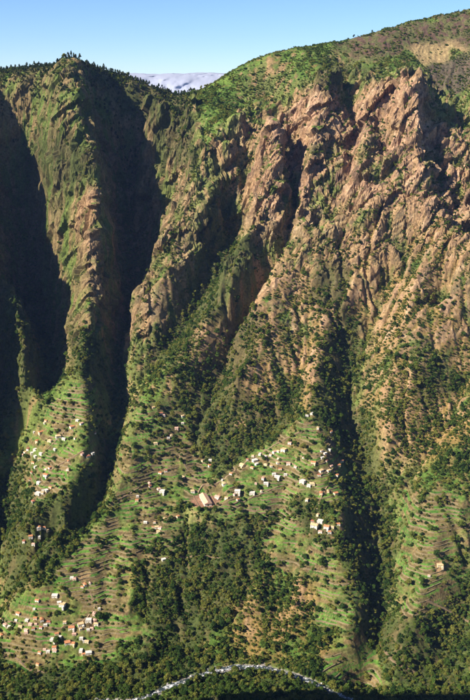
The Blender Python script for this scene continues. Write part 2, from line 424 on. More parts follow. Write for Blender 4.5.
HOUSES['spur village'] = crop(240, 410, K, [(280,13,'w','m'),(262,23,'w','m'),(305,72,'w','m'),(357,85,'o','s'),(195,131,'p','m'),(171,157,'w','l'),(151,165,'c','m'),(135,165,'p','m'),(78,173,'w','m'),(98,183,'w','m'),(58,200,'w','l'),(65,212,'w','m'),(50,184,'c','s'),(10,216,'c','l'),(48,226,'o','m'),(101,213,'c','m'),(122,221,'w','m'),(148,208,'c','m'),(157,231,'o','m'),(190,213,'p','m'),(218,223,'p','m'),(250,186,'p','s'),(288,206,'o','l'),(320,165,'w','s'),(334,169,'w','m'),(350,158,'w','m'),(323,191,'w','m'),(318,238,'w','l'),(348,241,'c','m'),(386,216,'o','m'),(398,203,'o','m'),(133,252,'w','m'),(147,263,'w','l'),(178,253,'w','m'),(90,273,'p','m'),(102,289,'w','l'),(48,326,'w','l'),(62,290,'p','s'),(84,319,'c','s'),(245,287,'w','l'),(270,297,'w','m'),(283,291,'c','l'),(317,328,'o','m'),(345,322,'c','m'),(375,328,'o','m'),(262,352,'w','m'),(310,255,'r','m'),(358,222,'p','s'),(150,190,'c','s'),(120,178,'p','s'),(30,195,'r','s'),(340,200,'r','s'),(380,255,'o','m')])
HOUSES['cluster below the spur village'] = crop(240, 410, K, [(305,413,'c','m'),(314,438,'w','l'),(292,460,'w','x'),(285,436,'r','m'),(340,462,'o','l'),(362,458,'c','m'),(385,450,'o','m'),(315,478,'p','m'),(350,480,'o','m')])
HOUSES['field edge near the long building'] = crop(150, 410, K, [(265,318,'p','l'),(290,286,'w','l'),(282,275,'w','s'),(300,336,'c','m'),(343,322,'w','l'),(345,350,'o','m'),(400,328,'w','l'),(318,250,'o','m'),(330,335,'p','s'),(437,320,'p','m')])
HOUSES['terraces above the long building'] = crop(150, 410, K, [(235,197,'w','m'),(235,220,'o','m'),(205,198,'c','s'),(130,263,'c','m'),(40,246,'o','m'),(62,241,'r','s'),(48,320,'w','l'),(35,310,'p','m'),(167,315,'c','m'),(0,298,'r','s')])
HOUSES['slope right of the dark gorge'] = crop(150, 410, K, [(83,101,'c','m'),(104,75,'p','m'),(22,131,'c','m'),(128,25,'c','s'),(128,52,'w','s'),(42,12,'r','m'),(72,108,'w','s'),(55,20,'p','s')]) + crop(120, 310, K2, [(105,305,'c','m'),(196,354,'w','s'),(112,420,'c','m'),(178,372,'c','s')])
HOUSES['ledge below the field terraces'] = crop(80, 460, K2, [(180,116,'w','s'),(178,126,'o','m'),(205,196,'w','m'),(233,198,'w','s'),(240,210,'c','m'),(251,213,'p','m'),(246,226,'c','m'),(228,210,'o','s'),(265,184,'c','m'),(262,312,'w','m'),(307,178,'o','m'),(218,78,'p','m')])
HOUSES['far right slope'] = [(440,566,'c','l'),(429,576,'p','s')]
FARM = (205.5, 500.0)
SZ = {'s': 2.9, 'm': 3.9, 'l': 5.4, 'x': 7.8}
hl = []
for zone, lst in HOUSES.items():
    for (px, py, c, s) in lst:
        if all(math.hypot(px - q[1], py - q[2]) > 1.2 for q in hl):
            hl.append((zone, px, py + 1.0, c, s))
hx, hy, hz = hit([q[1] for q in hl], [q[2] for q in hl])
def flatten(x, y, r, z=None):
    i0, i1 = np.searchsorted(gx, [x - 2 * r, x + 2 * r]); j0, j1 = np.searchsorted(gy, [y - 2 * r, y + 2 * r])
    d = np.hypot(GX[j0:j1, i0:i1] - x, GY[j0:j1, i0:i1] - y)
    w = 1 - sstep(r * 0.85, r * 1.5, d)
    z = float(terr_h(x, y)) if z is None else z
    Z[j0:j1, i0:i1] = Z[j0:j1, i0:i1] * (1 - w) + z * w
    return z
house_r = np.array([SZ[q[4]] for q in hl])
for i in range(len(hl)):
    hz[i] = flatten(hx[i], hy[i], house_r[i] * 0.55)
fmx, fmy, fmz = [float(v[0]) for v in hit([FARM[0]], [FARM[1] + 2])]
flatten(fmx, fmy, 19, fmz)
hz = terr_h(hx, hy)

# ------------------------------------------------------------------ ground colour
PX, PY, PD = project(GX, GY, Z)
gyy, gxx = np.gradient(Z, ST)
slope = np.hypot(gxx, gyy)
curv = blur(Z, 6) - Z                                     # + in hollows
def mixc(c, c2, w):
    return c * (1 - w[..., None]) + np.asarray(c2) * w[..., None]
n1 = fbm(GX / 40, GY / 40, 4, 301); n2 = fbm(GX / 12, GY / 12, 3, 311); n3 = fbm((ua + 4 * n2) / 5, va / 22, 3, 321); n4 = fbm(GX / 110, GY / 110, 3, 331)
L3 = np.array([0.74, 0.34, 0.58]); L1 = np.cross(L3, [0, 1.0, 0.2]); L1 /= np.linalg.norm(L1); L2 = np.cross(L3, L1)
la = GX * L1[0] + GY * L1[1] + Z * L1[2] + 3 * n2; lb = GX * L2[0] + GY * L2[1] + Z * L2[2]; lc = GX * L3[0] + GY * L3[1] + Z * L3[2]
rs_ = (PX > 90) & (PX < 480) & (PY < 380); n3 = np.zeros(Z.shape)
n3[rs_] = noise3(la[rs_] / 4.0, lb[rs_] / 6.0, lc[rs_] / 28.0, 321) + 0.6 * noise3(la[rs_] / 1.9, lb[rs_] / 3.0, lc[rs_] / 13.0, 322)
col = np.ones(Z.shape + (3,)) * np.array([0.072, 0.130, 0.022])
col = mixc(col, [0.112, 0.172, 0.030], sstep(-0.2, 0.5, n1))
col = mixc(col, [0.20, 0.135, 0.052], sstep(0.25, 0.7, n2 + n4 * 0.6) * 0.7)
def zw(polys, k=5): return blur(zmask(polys).astype(float), k)
rockw = zw(ROCK); dryw = zw(DRY)
steep = sstep(0.85, 1.35, slope)
drycol = mixc(np.ones(Z.shape + (3,)) * np.array([0.275, 0.165, 0.060]), [0.17, 0.13, 0.036], sstep(0, 0.5, n2))
w = np.clip(dryw * sstep(-0.55, 0.05, n1 + n2 * 0.5), 0, 1) * 0.8
col = col * (1 - w[..., None]) + drycol * w[..., None]
rockcol = np.ones(Z.shape + (3,)) * np.array([0.295, 0.182, 0.100])
rockcol = mixc(rockcol, [0.390, 0.245, 0.150], sstep(0, 0.6, n1))
rockcol = mixc(rockcol, [0.15, 0.098, 0.066], sstep(0.0, 0.75, n3))
rockcol = mixc(rockcol, [0.42, 0.30, 0.19], sstep(0.15, 0.8, -n3) * 0.7)
rockcol = mixc(rockcol, [0.34, 0.22, 0.11], sstep(0.2, 0.6, n2) * 0.7)
up = sstep(300, 420, Z)
rw = np.clip(rockw * (0.55 + 0.45 * up) * sstep(-0.55, 0.05, n2 * 0.7 + n1 * 0.5 + (slope - 0.95) * 1.2), 0, 1)
strip = np.zeros(Z.shape)                                  # green strips along the beds and in the hollows
strip[rs_] = noise3(la[rs_] / 13.0, lb[rs_] / 16.0, lc[rs_] / 75.0, 351) + 0.35 * noise3(la[rs_] / 5.0, lb[rs_] / 6.0, lc[rs_] / 22.0, 352)
strip = np.clip(sstep(0.0, 0.4, strip + 0.25 * np.clip(curv, -1, 1)) * sstep(110, 200, PY), 0, 1)
rw = rw * (1 - 0.85 * strip)
rw = np.maximum(rw, dryw * sstep(0.35, 1.3, -curv) * (PY < 430) * 0.8)
leftw = blur(((PX < 190) & (PY < 340)).astype(float), 6)
col = mixc(col, [0.125, 0.108, 0.045], leftw * 0.9 * sstep(-0.7, 0.2, n1 + n2))
rw = np.maximum(rw, steep * (0.25 + 0.5 * sstep(0.0, 0.5, n2)) * (0.5 + 0.5 * (PX > 110)))
col = col * (1 - rw[..., None]) + rockcol * rw[..., None]
col = mixc(col, [0.33, 0.235, 0.115], zw(TAN, 2) * 0.9)
col = mixc(col, [0.105, 0.066, 0.046], zw(HEATH) * (0.6 + 0.4 * sstep(-0.3, 0.3, n2)))
col = mixc(col, [0.10, 0.072, 0.058], zw(DARKROCK, 2) * 0.85)
woodw = zw(list(WOODS.values()), 3)
col = mixc(col, [0.055, 0.060, 0.022], woodw * 0.75)
# plots on the terraces
lev = np.floor(TT + 0.02)
cellx = np.floor(GX / 24 + noise(GX / 50, GY / 50, 341) * 0.8 + (lev % 3) * 0.37)
ph = (_hash(cellx, lev, 77) % 1000) / 1000.0
PAL = np.array([[0.068, 0.170, 0.024], [0.095, 0.21, 0.030], [0.050, 0.130, 0.020], [0.125, 0.165, 0.034], [0.120, 0.080, 0.040], [0.15, 0.105, 0.046], [0.13, 0.10, 0.042]])
plot = PAL[np.clip((ph * 7).astype(int), 0, 6)]
tws = np.clip(tw * 1.25, 0, 1) * 0.92
riser = (fr > 0.70)
plot = np.where(riser[..., None], np.array([0.19, 0.155, 0.068]), plot)
plot = plot * (1 + 0.25 * n2[..., None])
col = col * (1 - tws[..., None]) + plot * tws[..., None]
# bare earth of the yard, gravel of the river bed
dF = np.hypot(GX - fmx, GY - fmy)
col = mixc(col, [0.30, 0.165, 0.10], 1 - sstep(15, 19, dF + 3 * n2))
RS = river_xy
rdist = np.full(Z.shape, 999.0)
jr1 = np.searchsorted(gy, 800)
for a, b in zip(RS[:-1], RS[1:]):
    ab = b[:2] - a[:2]; t = np.clip(((GX[:jr1] - a[0]) * ab[0] + (GY[:jr1] - a[1]) * ab[1]) / (ab @ ab), 0, 1)
    rdist[:jr1] = np.minimum(rdist[:jr1], np.hypot(GX[:jr1] - a[0] - t * ab[0], GY[:jr1] - a[1] - t * ab[1]))
col = mixc(col, [0.26, 0.235, 0.205], 1 - sstep(4, 7, rdist + 2.5 * n2))
bare = [(440,568,9),(300,585,9),(298,600,8),(240,425,7),(60,585,0),(83,577,6)]
for (bx, by, br) in bare:
    if br:
        d = np.hypot(PX - bx, PY - by) + 4 * n2
        col = mixc(col, [0.33, 0.21, 0.11], (1 - sstep(br * 0.6, br, d)) * 0.85)
# stream bed: shallow channel
Z = Z - 1.4 * (1 - sstep(3, 8, rdist))

# crags: steep rock pushed in and out along its own normal
slope_b = blur(np.hypot(*np.gradient(Z, ST)), 3)
CRAG = np.clip(upsample(crestm, ex, ey, gx, gy) * 1.3 + 0.1 * (PX > 195), 0.1, 1) * (0.25 + 0.75 * sstep(0.75, 1.5, slope_b)) * (1 - np.clip(tw * 2, 0, 1)) * sstep(12, 40, rdist) * sstep(170, 260, Z) * (1 - 0.85 * upsample(above, ex, ey, gx, gy)) * (1 - 0.72 * sstep(200, 300, PY) * (PX > 150))
gyb, gxb = np.gradient(blur(Z, 4), ST)
NB = np.stack([-gxb, -gyb, np.ones_like(Z)], -1); NB /= np.linalg.norm(NB, axis=-1)[..., None]
E3 = np.array([0.70, 0.32, 0.64]); E3 /= np.linalg.norm(E3)            # the beds lean up and to the right
E1 = np.cross(E3, [0, 1.0, 0.2]); E1 /= np.linalg.norm(E1); E2 = np.cross(E3, E1)
cm = CRAG > 0.03
pc = np.stack([GX[cm], GY[cm], Z[cm]], 1)
pc = pc + np.stack([noise3(pc[:, 0] / 30, pc[:, 1] / 30, pc[:, 2] / 30, 950 + k) for k in range(3)], 1) * 6
A3 = np.stack([pc @ E1, pc @ E2, pc @ E3 * 0.22], 1)
dsp = facets(A3 / 27.0, 910) * 8.0 + facets(A3 / 11.0 + 31.7, 930) * 3.0 + facets(A3 / 4.6 + 11.3, 940) * 1.2
dsp += (1 - 2 * np.abs(noise3(A3[:, 0] / 15, A3[:, 1] / 15, A3[:, 2] / 15, 960))) * 2.0
DISP = np.zeros(Z.shape + (3,)); DISP[cm] = (dsp * CRAG[cm])[:, None] * NB[cm]
def disp_at(x, y):
    i = np.clip(((x - X0) / ST).round().astype(int), 0, len(gx) - 1); j = np.clip(((y - Y0) / ST).round().astype(int), 0, len(gy) - 1)
    return DISP[j, i]
# ------------------------------------------------------------------ the ground as one sheet: fine window in the middle, coarse to the horizon
def outer(x, y):
    near = np.interp(y, [-3600, -3400, -2500, -900, -250, -40, -6, 0, 1.5, 10, 40, 200, 400, 600, 640], [-560, -540, 300, 760, 690, 572, 559.5, 558.3, 556, 543, 512, 385, 226, 66, 40])
    far = np.interp(y, [600, 720, 735, 850, 1000, 1160, 1360, 1540, 1800, 2600, 4200, 5600], [66, 12, 12, 66, 165, 300, 525, 600, 520, 380, -100, -560])
    m = sstep(500, 760, y)
    zz = near * (1 - m) + far * m
    zz = zz + sstep(60, 500, np.abs(x)) * sstep(-200, 300, y) * (1 - sstep(450, 640, y)) * np.where(x < 0, NEARL, 25) * np.sin(np.clip(y + 200, 0, 840) / 840 * math.pi)
    # unseen spur added left of the view, shaped to shade the near bank
    crest_ = [(-184,490,SHADE_SPUR_Z),(-180,474,SHADE_SPUR_Z+38),(-173,449,SHADE_SPUR_Z+76),(-174,419,SHADE_SPUR_Z+120),(-200,340,SHADE_SPUR_Z+150),(-330,180,SHADE_SPUR_Z+190)]
    for p, q in zip(crest_[:-1], crest_[1:]):
        ux, uy = q[0] - p[0], q[1] - p[1]
        t = np.clip(((x - p[0]) * ux + (y - p[1]) * uy) / (ux * ux + uy * uy), 0, 1)
        dd = np.hypot(x - p[0] - ux * t, y - p[1] - uy * t)
        zz = np.maximum(zz, p[2] + (q[2] - p[2]) * t - 1.6 * np.maximum(dd - 6, 0))
    side = sstep(2200, 4800, np.abs(x))
    return zz * (1 - side) - 545 * side
NEARL = 20.0
SHADE_SPUR_Z = 320.0
def geom(a, b, s0, g):
    out = []; d = s0; v = a
    sgn = 1 if b > a else -1
    while (b - v) * sgn > 0:
        v += sgn * d; d *= g; out.append(v)
    return np.array(out)
xs = np.concatenate([geom(X0, -4800, 4, 1.1)[::-1], gx, geom(X1, 4800, 4, 1.1)])
ylow = np.concatenate([geom(-6, -3400, 6, 1.18)[::-1], [-6, -3, 0, 1.5, 4, 10, 18, 28], np.arange(40, 560, 12), np.arange(560, Y0 - 1, 5)])
ys = np.concatenate([ylow, gy, geom(Y1, 5500, 4, 1.1)])
nx0 = int(np.searchsorted(xs, X0 - 0.01)); ny0 = int(np.searchsorted(ys, Y0 - 0.01))
XX, YY = np.meshgrid(xs, ys)
FULL = outer(XX, YY)
# close to the window the lines of relief carry on, then fade into the large form
ring = (XX > -1000) & (XX < 1000) & (YY > 520) & (YY < 2000)
wr = np.minimum(np.minimum(sstep(-950, -600, XX), 1 - sstep(620, 950, XX)), np.minimum(sstep(540, 600, YY), 1 - sstep(1650, 1980, YY)))
sel = ring.copy(); sel[ny0:ny0 + len(gy), nx0:nx0 + len(gx)] = False
FULL[sel] = FULL[sel] * (1 - wr[sel]) + rbf(XX[sel], YY[sel]) * wr[sel]
out_n = fbm(XX / 120, YY / 120, 4, 401) * 10 * sstep(30, 160, np.hypot(XX, YY)) * (1 - sstep(500, 600, YY) * (1 - sstep(1700, 2000, YY)) * (np.abs(XX) < 700))
FULL = FULL + out_n
FULL[:ny0] = np.minimum(FULL[:ny0], np.where(YY[:ny0] > 3, CZ - 0.80 * YY[:ny0] - 6 + 1000 * sstep(0, 22, np.abs(XX[:ny0]) - 0.33 * np.maximum(YY[:ny0], 0) - 12), 1e9))
FULL[ny0:ny0 + len(gy), nx0:nx0 + len(gx)] = Z
CF = np.ones(FULL.shape + (3,)) * np.array([0.085, 0.090, 0.030])
nn = fbm(XX / 60, YY / 60, 3, 411)
CF = mixc(CF, [0.20, 0.13, 0.06], sstep(0.1, 0.6, nn))
CF[ny0:ny0 + len(gy), nx0:nx0 + len(gx)] = col

def grid_mesh(name, V, H_, W_):
    me = bpy.data.meshes.new(name)
    idx = np.arange(H_ * W_).reshape(H_, W_)
    q = np.stack([idx[:-1, :-1], idx[:-1, 1:], idx[1:, 1:], idx[1:, :-1]], -1).reshape(-1)
    nf = (H_ - 1) * (W_ - 1)
    me.vertices.add(H_ * W_); me.vertices.foreach_set('co', V.astype(np.float32).ravel())
    me.loops.add(nf * 4); me.loops.foreach_set('vertex_index', q.astype(np.int32))
    me.polygons.add(nf); me.polygons.foreach_set('loop_start', np.arange(0, nf * 4, 4, dtype=np.int32))
    me.polygons.foreach_set('use_smooth', np.ones(nf, bool))
    me.update(calc_edges=True)
    return me
V3 = np.stack([XX, YY, FULL], -1)
edge = np.minimum(np.minimum(np.arange(len(gx)), np.arange(len(gx))[::-1])[None, :], np.minimum(np.arange(len(gy)), np.arange(len(gy))[::-1])[:, None])
DISP *= sstep(0, 12, edge)[..., None]
V3[ny0:ny0 + len(gy), nx0:nx0 + len(gx)] += DISP
ter_me = grid_mesh('terrain', V3.reshape(-1, 3), *FULL.shape)
at_ = ter_me.attributes.new('tone', 'FLOAT_COLOR', 'POINT')
at_.data.foreach_set('color', np.concatenate([np.clip(CF, 0.004, 0.9), np.ones(FULL.shape + (1,))], -1).astype(np.float32).ravel())

# ------------------------------------------------------------------ materials
def new_mat(name, rough=0.9):
    m = bpy.data.materials.new(name); m.use_nodes = True
    nt = m.node_tree; b = nt.nodes['Principled BSDF']
    b.inputs['Roughness'].default_value = rough
    b.inputs['Specular IOR Level'].default_value = 0.15
    return m, nt, b
def N(nt, t, **kw):
    n_ = nt.nodes.new(t)
    for k, v in kw.items(): setattr(n_, k, v)
    return n_
def noise_node(nt, scale, detail=6, rough=0.6, coord='Object', vec=None):
    tc = N(nt, 'ShaderNodeTexCoord') if vec is None else None
    t = N(nt, 'ShaderNodeTexNoise'); t.inputs['Scale'].default_value = scale; t.inputs['Detail'].default_value = detail; t.inputs['Roughness'].default_value = rough
    nt.links.new(tc.outputs[coord] if vec is None else vec, t.inputs['Vector']); return t
def ground_mat():
    m, nt, b = new_mat('hillside', 0.95)
    a = N(nt, 'ShaderNodeAttribute', attribute_name='tone')
    n_a = noise_node(nt, 0.35, 5, 0.7); n_b = noise_node(nt, 0.11, 6, 0.75)
    mr = N(nt, 'ShaderNodeMapRange'); mr.inputs['From Min'].default_value = 0.3; mr.inputs['From Max'].default_value = 0.7; mr.inputs['To Min'].default_value = 0.45; mr.inputs['To Max'].default_value = 1.55
    nt.links.new(n_a.outputs['Fac'], mr.inputs['Value'])
    mr2 = N(nt, 'ShaderNodeMapRange'); mr2.inputs['From Min'].default_value = 0.3; mr2.inputs['From Max'].default_value = 0.7; mr2.inputs['To Min'].default_value = 0.78; mr2.inputs['To Max'].default_value = 1.22
    nt.links.new(n_b.outputs['Fac'], mr2.inputs['Value'])
    mu = N(nt, 'ShaderNodeMath', operation='MULTIPLY'); nt.links.new(mr.outputs[0], mu.inputs[0]); nt.links.new(mr2.outputs[0], mu.inputs[1])
    vm = N(nt, 'ShaderNodeVectorMath', operation='SCALE'); nt.links.new(a.outputs['Color'], vm.inputs[0]); nt.links.new(mu.outputs[0], vm.inputs['Scale'])
    nt.links.new(vm.outputs[0], b.inputs['Base Color'])
    bp = N(nt, 'ShaderNodeBump'); bp.inputs['Strength'].default_value = 0.8; bp.inputs['Distance'].default_value = 1.4
    nt.links.new(n_a.outputs['Fac'], bp.inputs['Height']); nt.links.new(bp.outputs[0], b.inputs['Normal'])
    return m
M_GROUND = ground_mat()
ter_me.materials.append(M_GROUND)
def link(name, data, parent=None, **props):
    o = bpy.data.objects.new(name, data); COL.objects.link(o)
    if parent is not None: o.parent = parent
    for k, v in props.items(): o[k] = v
    return o
flat = np.ones((FULL.shape[0] - 1, FULL.shape[1] - 1), bool)
flat[ny0:ny0 + len(gy) - 1, nx0:nx0 + len(gx) - 1] = CRAG[:-1, :-1] < 0.4
ter_me.polygons.foreach_set('use_smooth', flat.ravel())
terrain = link('terrain', ter_me, kind='structure')
# ------------------------------------------------------------------ small mesh helpers
class MB:
    def __init__(self): self.v = []; self.f = []
    def poly(self, vs_, fs_):
        k = len(self.v); self.v += [tuple(map(float, p)) for p in vs_]; self.f += [tuple(i + k for i in f) for f in fs_]; return self
    def box(self, x0, x1, y0, y1, z0, z1):
        return self.poly([(x0,y0,z0),(x1,y0,z0),(x1,y1,z0),(x0,y1,z0),(x0,y0,z1),(x1,y0,z1),(x1,y1,z1),(x0,y1,z1)],
                         [(0,3,2,1),(4,5,6,7),(0,1,5,4),(1,2,6,5),(2,3,7,6),(3,0,4,7)])
    def tube(self, pts_, rads, n_=6):
        rings = []
        for i, p in enumerate(pts_):
            a = Vector(pts_[max(i - 1, 0)]); b = Vector(pts_[min(i + 1, len(pts_) - 1)])
            d = (b - a).normalized(); u = d.orthogonal().normalized(); w_ = d.cross(u)
            rings.append([Vector(p) + (u * math.cos(2 * math.pi * k / n_) + w_ * math.sin(2 * math.pi * k / n_)) * rads[i] for k in range(n_)])
        vs_ = [v for r in rings for v in r]; fs_ = []
        for i in range(len(rings) - 1):
            for k in range(n_):
                fs_.append((i*n_+k, i*n_+(k+1)%n_, (i+1)*n_+(k+1)%n_, (i+1)*n_+k))
        fs_.append(tuple(range((len(rings)-1)*n_, len(rings)*n_)))
        return self.poly(vs_, fs_)
    def mesh(self, name, mat=None, smooth=False):
        me = bpy.data.meshes.new(name); me.from_pydata(self.v, [], self.f); me.update()
        if mat: me.materials.append(mat)
        if smooth: me.polygons.foreach_set('use_smooth', np.ones(len(me.polygons), bool))
        return me
def plain(name, colr, var=0.25, scale=0.8, rough=0.85, bump=0.0):
    m, nt, b = new_mat(name, rough)
    t = noise_node(nt, scale, 4, 0.65)
    mr = N(nt, 'ShaderNodeMapRange'); mr.inputs['From Min'].default_value = 0.3; mr.inputs['From Max'].default_value = 0.7
    mr.inputs['To Min'].default_value = 1 - var; mr.inputs['To Max'].default_value = 1 + var
    nt.links.new(t.outputs['Fac'], mr.inputs['Value'])
    vm = N(nt, 'ShaderNodeVectorMath', operation='SCALE'); vm.inputs[0].default_value = colr
    nt.links.new(mr.outputs[0], vm.inputs['Scale']); nt.links.new(vm.outputs[0], b.inputs['Base Color'])
    if bump:
        bp = N(nt, 'ShaderNodeBump'); bp.inputs['Distance'].default_value = bump; nt.links.new(t.outputs['Fac'], bp.inputs['Height']); nt.links.new(bp.outputs[0], b.inputs['Normal'])
    return m
def ordinal(k):
    W_ = ['first','second','third','fourth','fifth','sixth','seventh','eighth','ninth','tenth','eleventh','twelfth','thirteenth','fourteenth','fifteenth','sixteenth','seventeenth','eighteenth','nineteenth','twentieth']
    if k < 20: return W_[k]
    tens = {2:'twenty',3:'thirty',4:'forty',5:'fifty',6:'sixty',7:'seventy',8:'eighty',9:'ninety'}
    k += 1
    if k % 10 == 0: return {3:'thirtieth',4:'fortieth',5:'fiftieth',6:'sixtieth',7:'seventieth',8:'eightieth',9:'ninetieth'}.get(k // 10, 'last')
    return tens[k // 10] + '-' + W_[k % 10 - 1]

# ------------------------------------------------------------------ stream, boulders
M_WATER, nt, b = new_mat('stream_water', 0.12)
t = noise_node(nt, 0.22, 6, 0.7); cr = N(nt, 'ShaderNodeValToRGB'); cr.color_ramp.elements[0].position = 0.50; cr.color_ramp.elements[1].position = 0.66
cr.color_ramp.elements[0].color = (0.035, 0.05, 0.055, 1); cr.color_ramp.elements[1].color = (0.72, 0.74, 0.76, 1)
nt.links.new(t.outputs['Fac'], cr.inputs[0]); nt.links.new(cr.outputs[0], b.inputs['Base Color'])
mr = N(nt, 'ShaderNodeMapRange'); nt.links.new(t.outputs['Fac'], mr.inputs['Value']); mr.inputs['To Min'].default_value = 0.1; mr.inputs['To Max'].default_value = 0.9; nt.links.new(mr.outputs[0], b.inputs['Roughness'])
bp = N(nt, 'ShaderNodeBump'); bp.inputs['Distance'].default_value = 0.4; nt.links.new(t.outputs['Fac'], bp.inputs['Height']); nt.links.new(bp.outputs[0], b.inputs['Normal'])
def resample(P_, step):
    P_ = np.asarray(P_, float); d = np.r_[0, np.cumsum(np.hypot(*np.diff(P_[:, :2], axis=0).T))]
    s_ = np.linspace(0, d[-1], max(2, int(d[-1] / step) + 1))
    return np.stack([np.interp(s_, d, P_[:, k]) for k in range(P_.shape[1])], 1)
rc = resample(river_xy, 3.0)
rc = rc[(rc[:, 0] > -520) & (rc[:, 0] < 580)]
tg = np.gradient(rc[:, :2], axis=0); tg /= np.linalg.norm(tg, axis=1)[:, None]; nm_ = np.c_[-tg[:, 1], tg[:, 0]]
mb = MB(); NW = 9
wid = 2.7 + 1.6 * noise(np.arange(len(rc)) * 0.13, np.zeros(len(rc)), 5)
mid = 1.0 * noise(np.arange(len(rc)) * 0.09, np.ones(len(rc)), 6)
vv = []
for i in range(len(rc)):
    for k in range(NW):
        o_ = mid[i] + wid[i] * (k / (NW - 1) * 2 - 1)
        x_ = rc[i, 0] + nm_[i, 0] * o_; y_ = rc[i, 1] + nm_[i, 1] * o_
        vv.append((x_, y_, rc[i, 2] - 0.75 + 0.12 * math.sin(i * 1.7 + k * 2.1)))
ff = [(i*NW+k, (i+1)*NW+k, (i+1)*NW+k+1, i*NW+k+1) for i in range(len(rc)-1) for k in range(NW-1)]
mb.poly(vv, ff)
link('river', mb.mesh('river', M_WATER, True), kind='structure')

def rock_mesh(name, seed, mat, sub=2):
    import bmesh
    bm = bmesh.new(); bmesh.ops.create_icosphere(bm, subdivisions=sub, radius=1.0)
    r = random.Random(seed); off = [r.uniform(-50, 50) for _ in range(3)]; pl = [Vector((r.gauss(0,1), r.gauss(0,1), r.gauss(0,1))).normalized() for _ in range(7)]
    cut = [r.uniform(0.62, 0.95) for _ in pl]
    for v in bm.verts:
        p = v.co.copy(); s_ = 1.0
        for q, c_ in zip(pl, cut):
            d = p.dot(q)
            if d > c_: s_ = min(s_, c_ / d)
        v.co = p * s_ * (1 + r.uniform(-0.05, 0.05)); v.co.z *= 0.72
    me = bpy.data.meshes.new(name); bm.to_mesh(me); bm.free(); me.materials.append(mat); return me
M_BOULD = plain('pale_boulder', (0.52, 0.50, 0.47), 0.3, 1.5, 0.9, 0.1)
M_BOULD2 = plain('grey_boulder', (0.30, 0.28, 0.26), 0.3, 1.5, 0.9, 0.1)
rocks = [rock_mesh('boulder', 900 + k, M_BOULD if k < 5 else M_BOULD2) for k in range(7)]
rpx, rpy, _ = project(rc[:, 0], rc[:, 1], rc[:, 2])
cand = [i for i in range(len(rc)) if -5 < rpx[i] < 475 and rpy[i] < 706]
rr = random.Random(3)
REACH = [(0, 130, 'by the lower left edge of the valley floor'), (130, 215, 'in the bright left bend of the stream'), (215, 300, 'in the stream around the top of its bend'), (300, 480, 'in the stream close to the shaded right bank')]
BL = []
for k in range(230):
    i = rr.choice(cand); o_ = rr.gauss(0, 2.7)
    x_ = rc[i, 0] + nm_[i, 0] * o_ + rr.uniform(-1.5, 1.5); y_ = rc[i, 1] + nm_[i, 1] * o_
    s_ = min(1.9, 0.42 * math.exp(rr.gauss(0.25, 0.5)))
    me = rocks[rr.choices(range(7), [3, 3, 2, 2, 2, 4, 4])[0]]
    b_ = link('boulder', me); b_.location = (x_, y_, max(float(terr_h(x_, y_)), rc[i, 2] - 1.0) + 0.25 * s_)
    b_.rotation_euler = (rr.uniform(-.3, .3), rr.uniform(-.3, .3), rr.uniform(0, 6.28)); b_.scale = (s_ * rr.uniform(.8, 1.4), s_ * rr.uniform(.8, 1.2), s_ * rr.uniform(.7, 1.1))
    BL.append((next(q for q in REACH if rpx[i] < q[1])[2], me.materials[0] == M_BOULD, project(x_, y_, b_.location.z)[0], b_))

for reach in REACH:
    for pale in (True, False):
        for k, q in enumerate(sorted([q for q in BL if q[0] == reach[2] and q[1] == pale], key=lambda q: q[2])):
            q[3]['label'] = '%s boulder, %s from left %s' % ('pale' if pale else 'darker grey', ordinal(k), reach[2]); q[3]['category'] = 'boulder'; q[3]['group'] = 'boulders ' + reach[2]
# ------------------------------------------------------------------ terrace walls along the contour steps
M_WALL = plain('dry_stone', (0.27, 0.215, 0.125), 0.35, 0.9, 0.95, 0.2)
def contours(mask, Tf, off):
    """chains of points on Tf = n + off inside the mask (marching squares on every second grid point)"""
    q = 2; T_ = Tf[::q, ::q] - off; m_ = mask[::q, ::q]; x_ = gx[::q]; y_ = gy[::q]
    f = np.floor(T_); ch = m_[:-1, :-1] & m_[1:, 1:] & ~((f[:-1, :-1] == f[1:, :-1]) & (f[:-1, :-1] == f[:-1, 1:]) & (f[:-1, :-1] == f[1:, 1:]))
    segs = {}
    for j, i in zip(*np.nonzero(ch)):
        c = [(j, i), (j, i + 1), (j + 1, i + 1), (j + 1, i)]; tv = [T_[a] for a in c]
        for n_ in range(int(math.floor(min(tv))) + 1, int(math.floor(max(tv))) + 1):
            e = []
            for k in range(4):
                a, b_ = c[k], c[(k + 1) % 4]; ta, tb = T_[a], T_[b_]
                if (ta < n_) != (tb < n_):
                    u = (n_ - ta) / (tb - ta)
                    key = (n_, min(a, b_), max(a, b_))
                    e.append((key, (x_[a[1]] + (x_[b_[1]] - x_[a[1]]) * u, y_[a[0]] + (y_[b_[0]] - y_[a[0]]) * u)))
            if len(e) == 2:
                segs.setdefault(e[0][0], []).append((e[1][0], e[0][1], e[1][1])); segs.setdefault(e[1][0], []).append((e[0][0], e[1][1], e[0][1]))
    seen = set(); out = []
    for st_ in [k for k in segs if len(segs[k]) == 1] + list(segs):
        if st_ in seen: continue
        ch_ = [segs[st_][0][1]]; seen.add(st_); cur = st_
        while True:
            nx_ = [s for s in segs[cur] if s[0] not in seen]
            if not nx_: break
            cur = nx_[0][0]; seen.add(cur); ch_.append(nx_[0][2])
        if len(ch_) > 3: out.append(ch_)
    return out
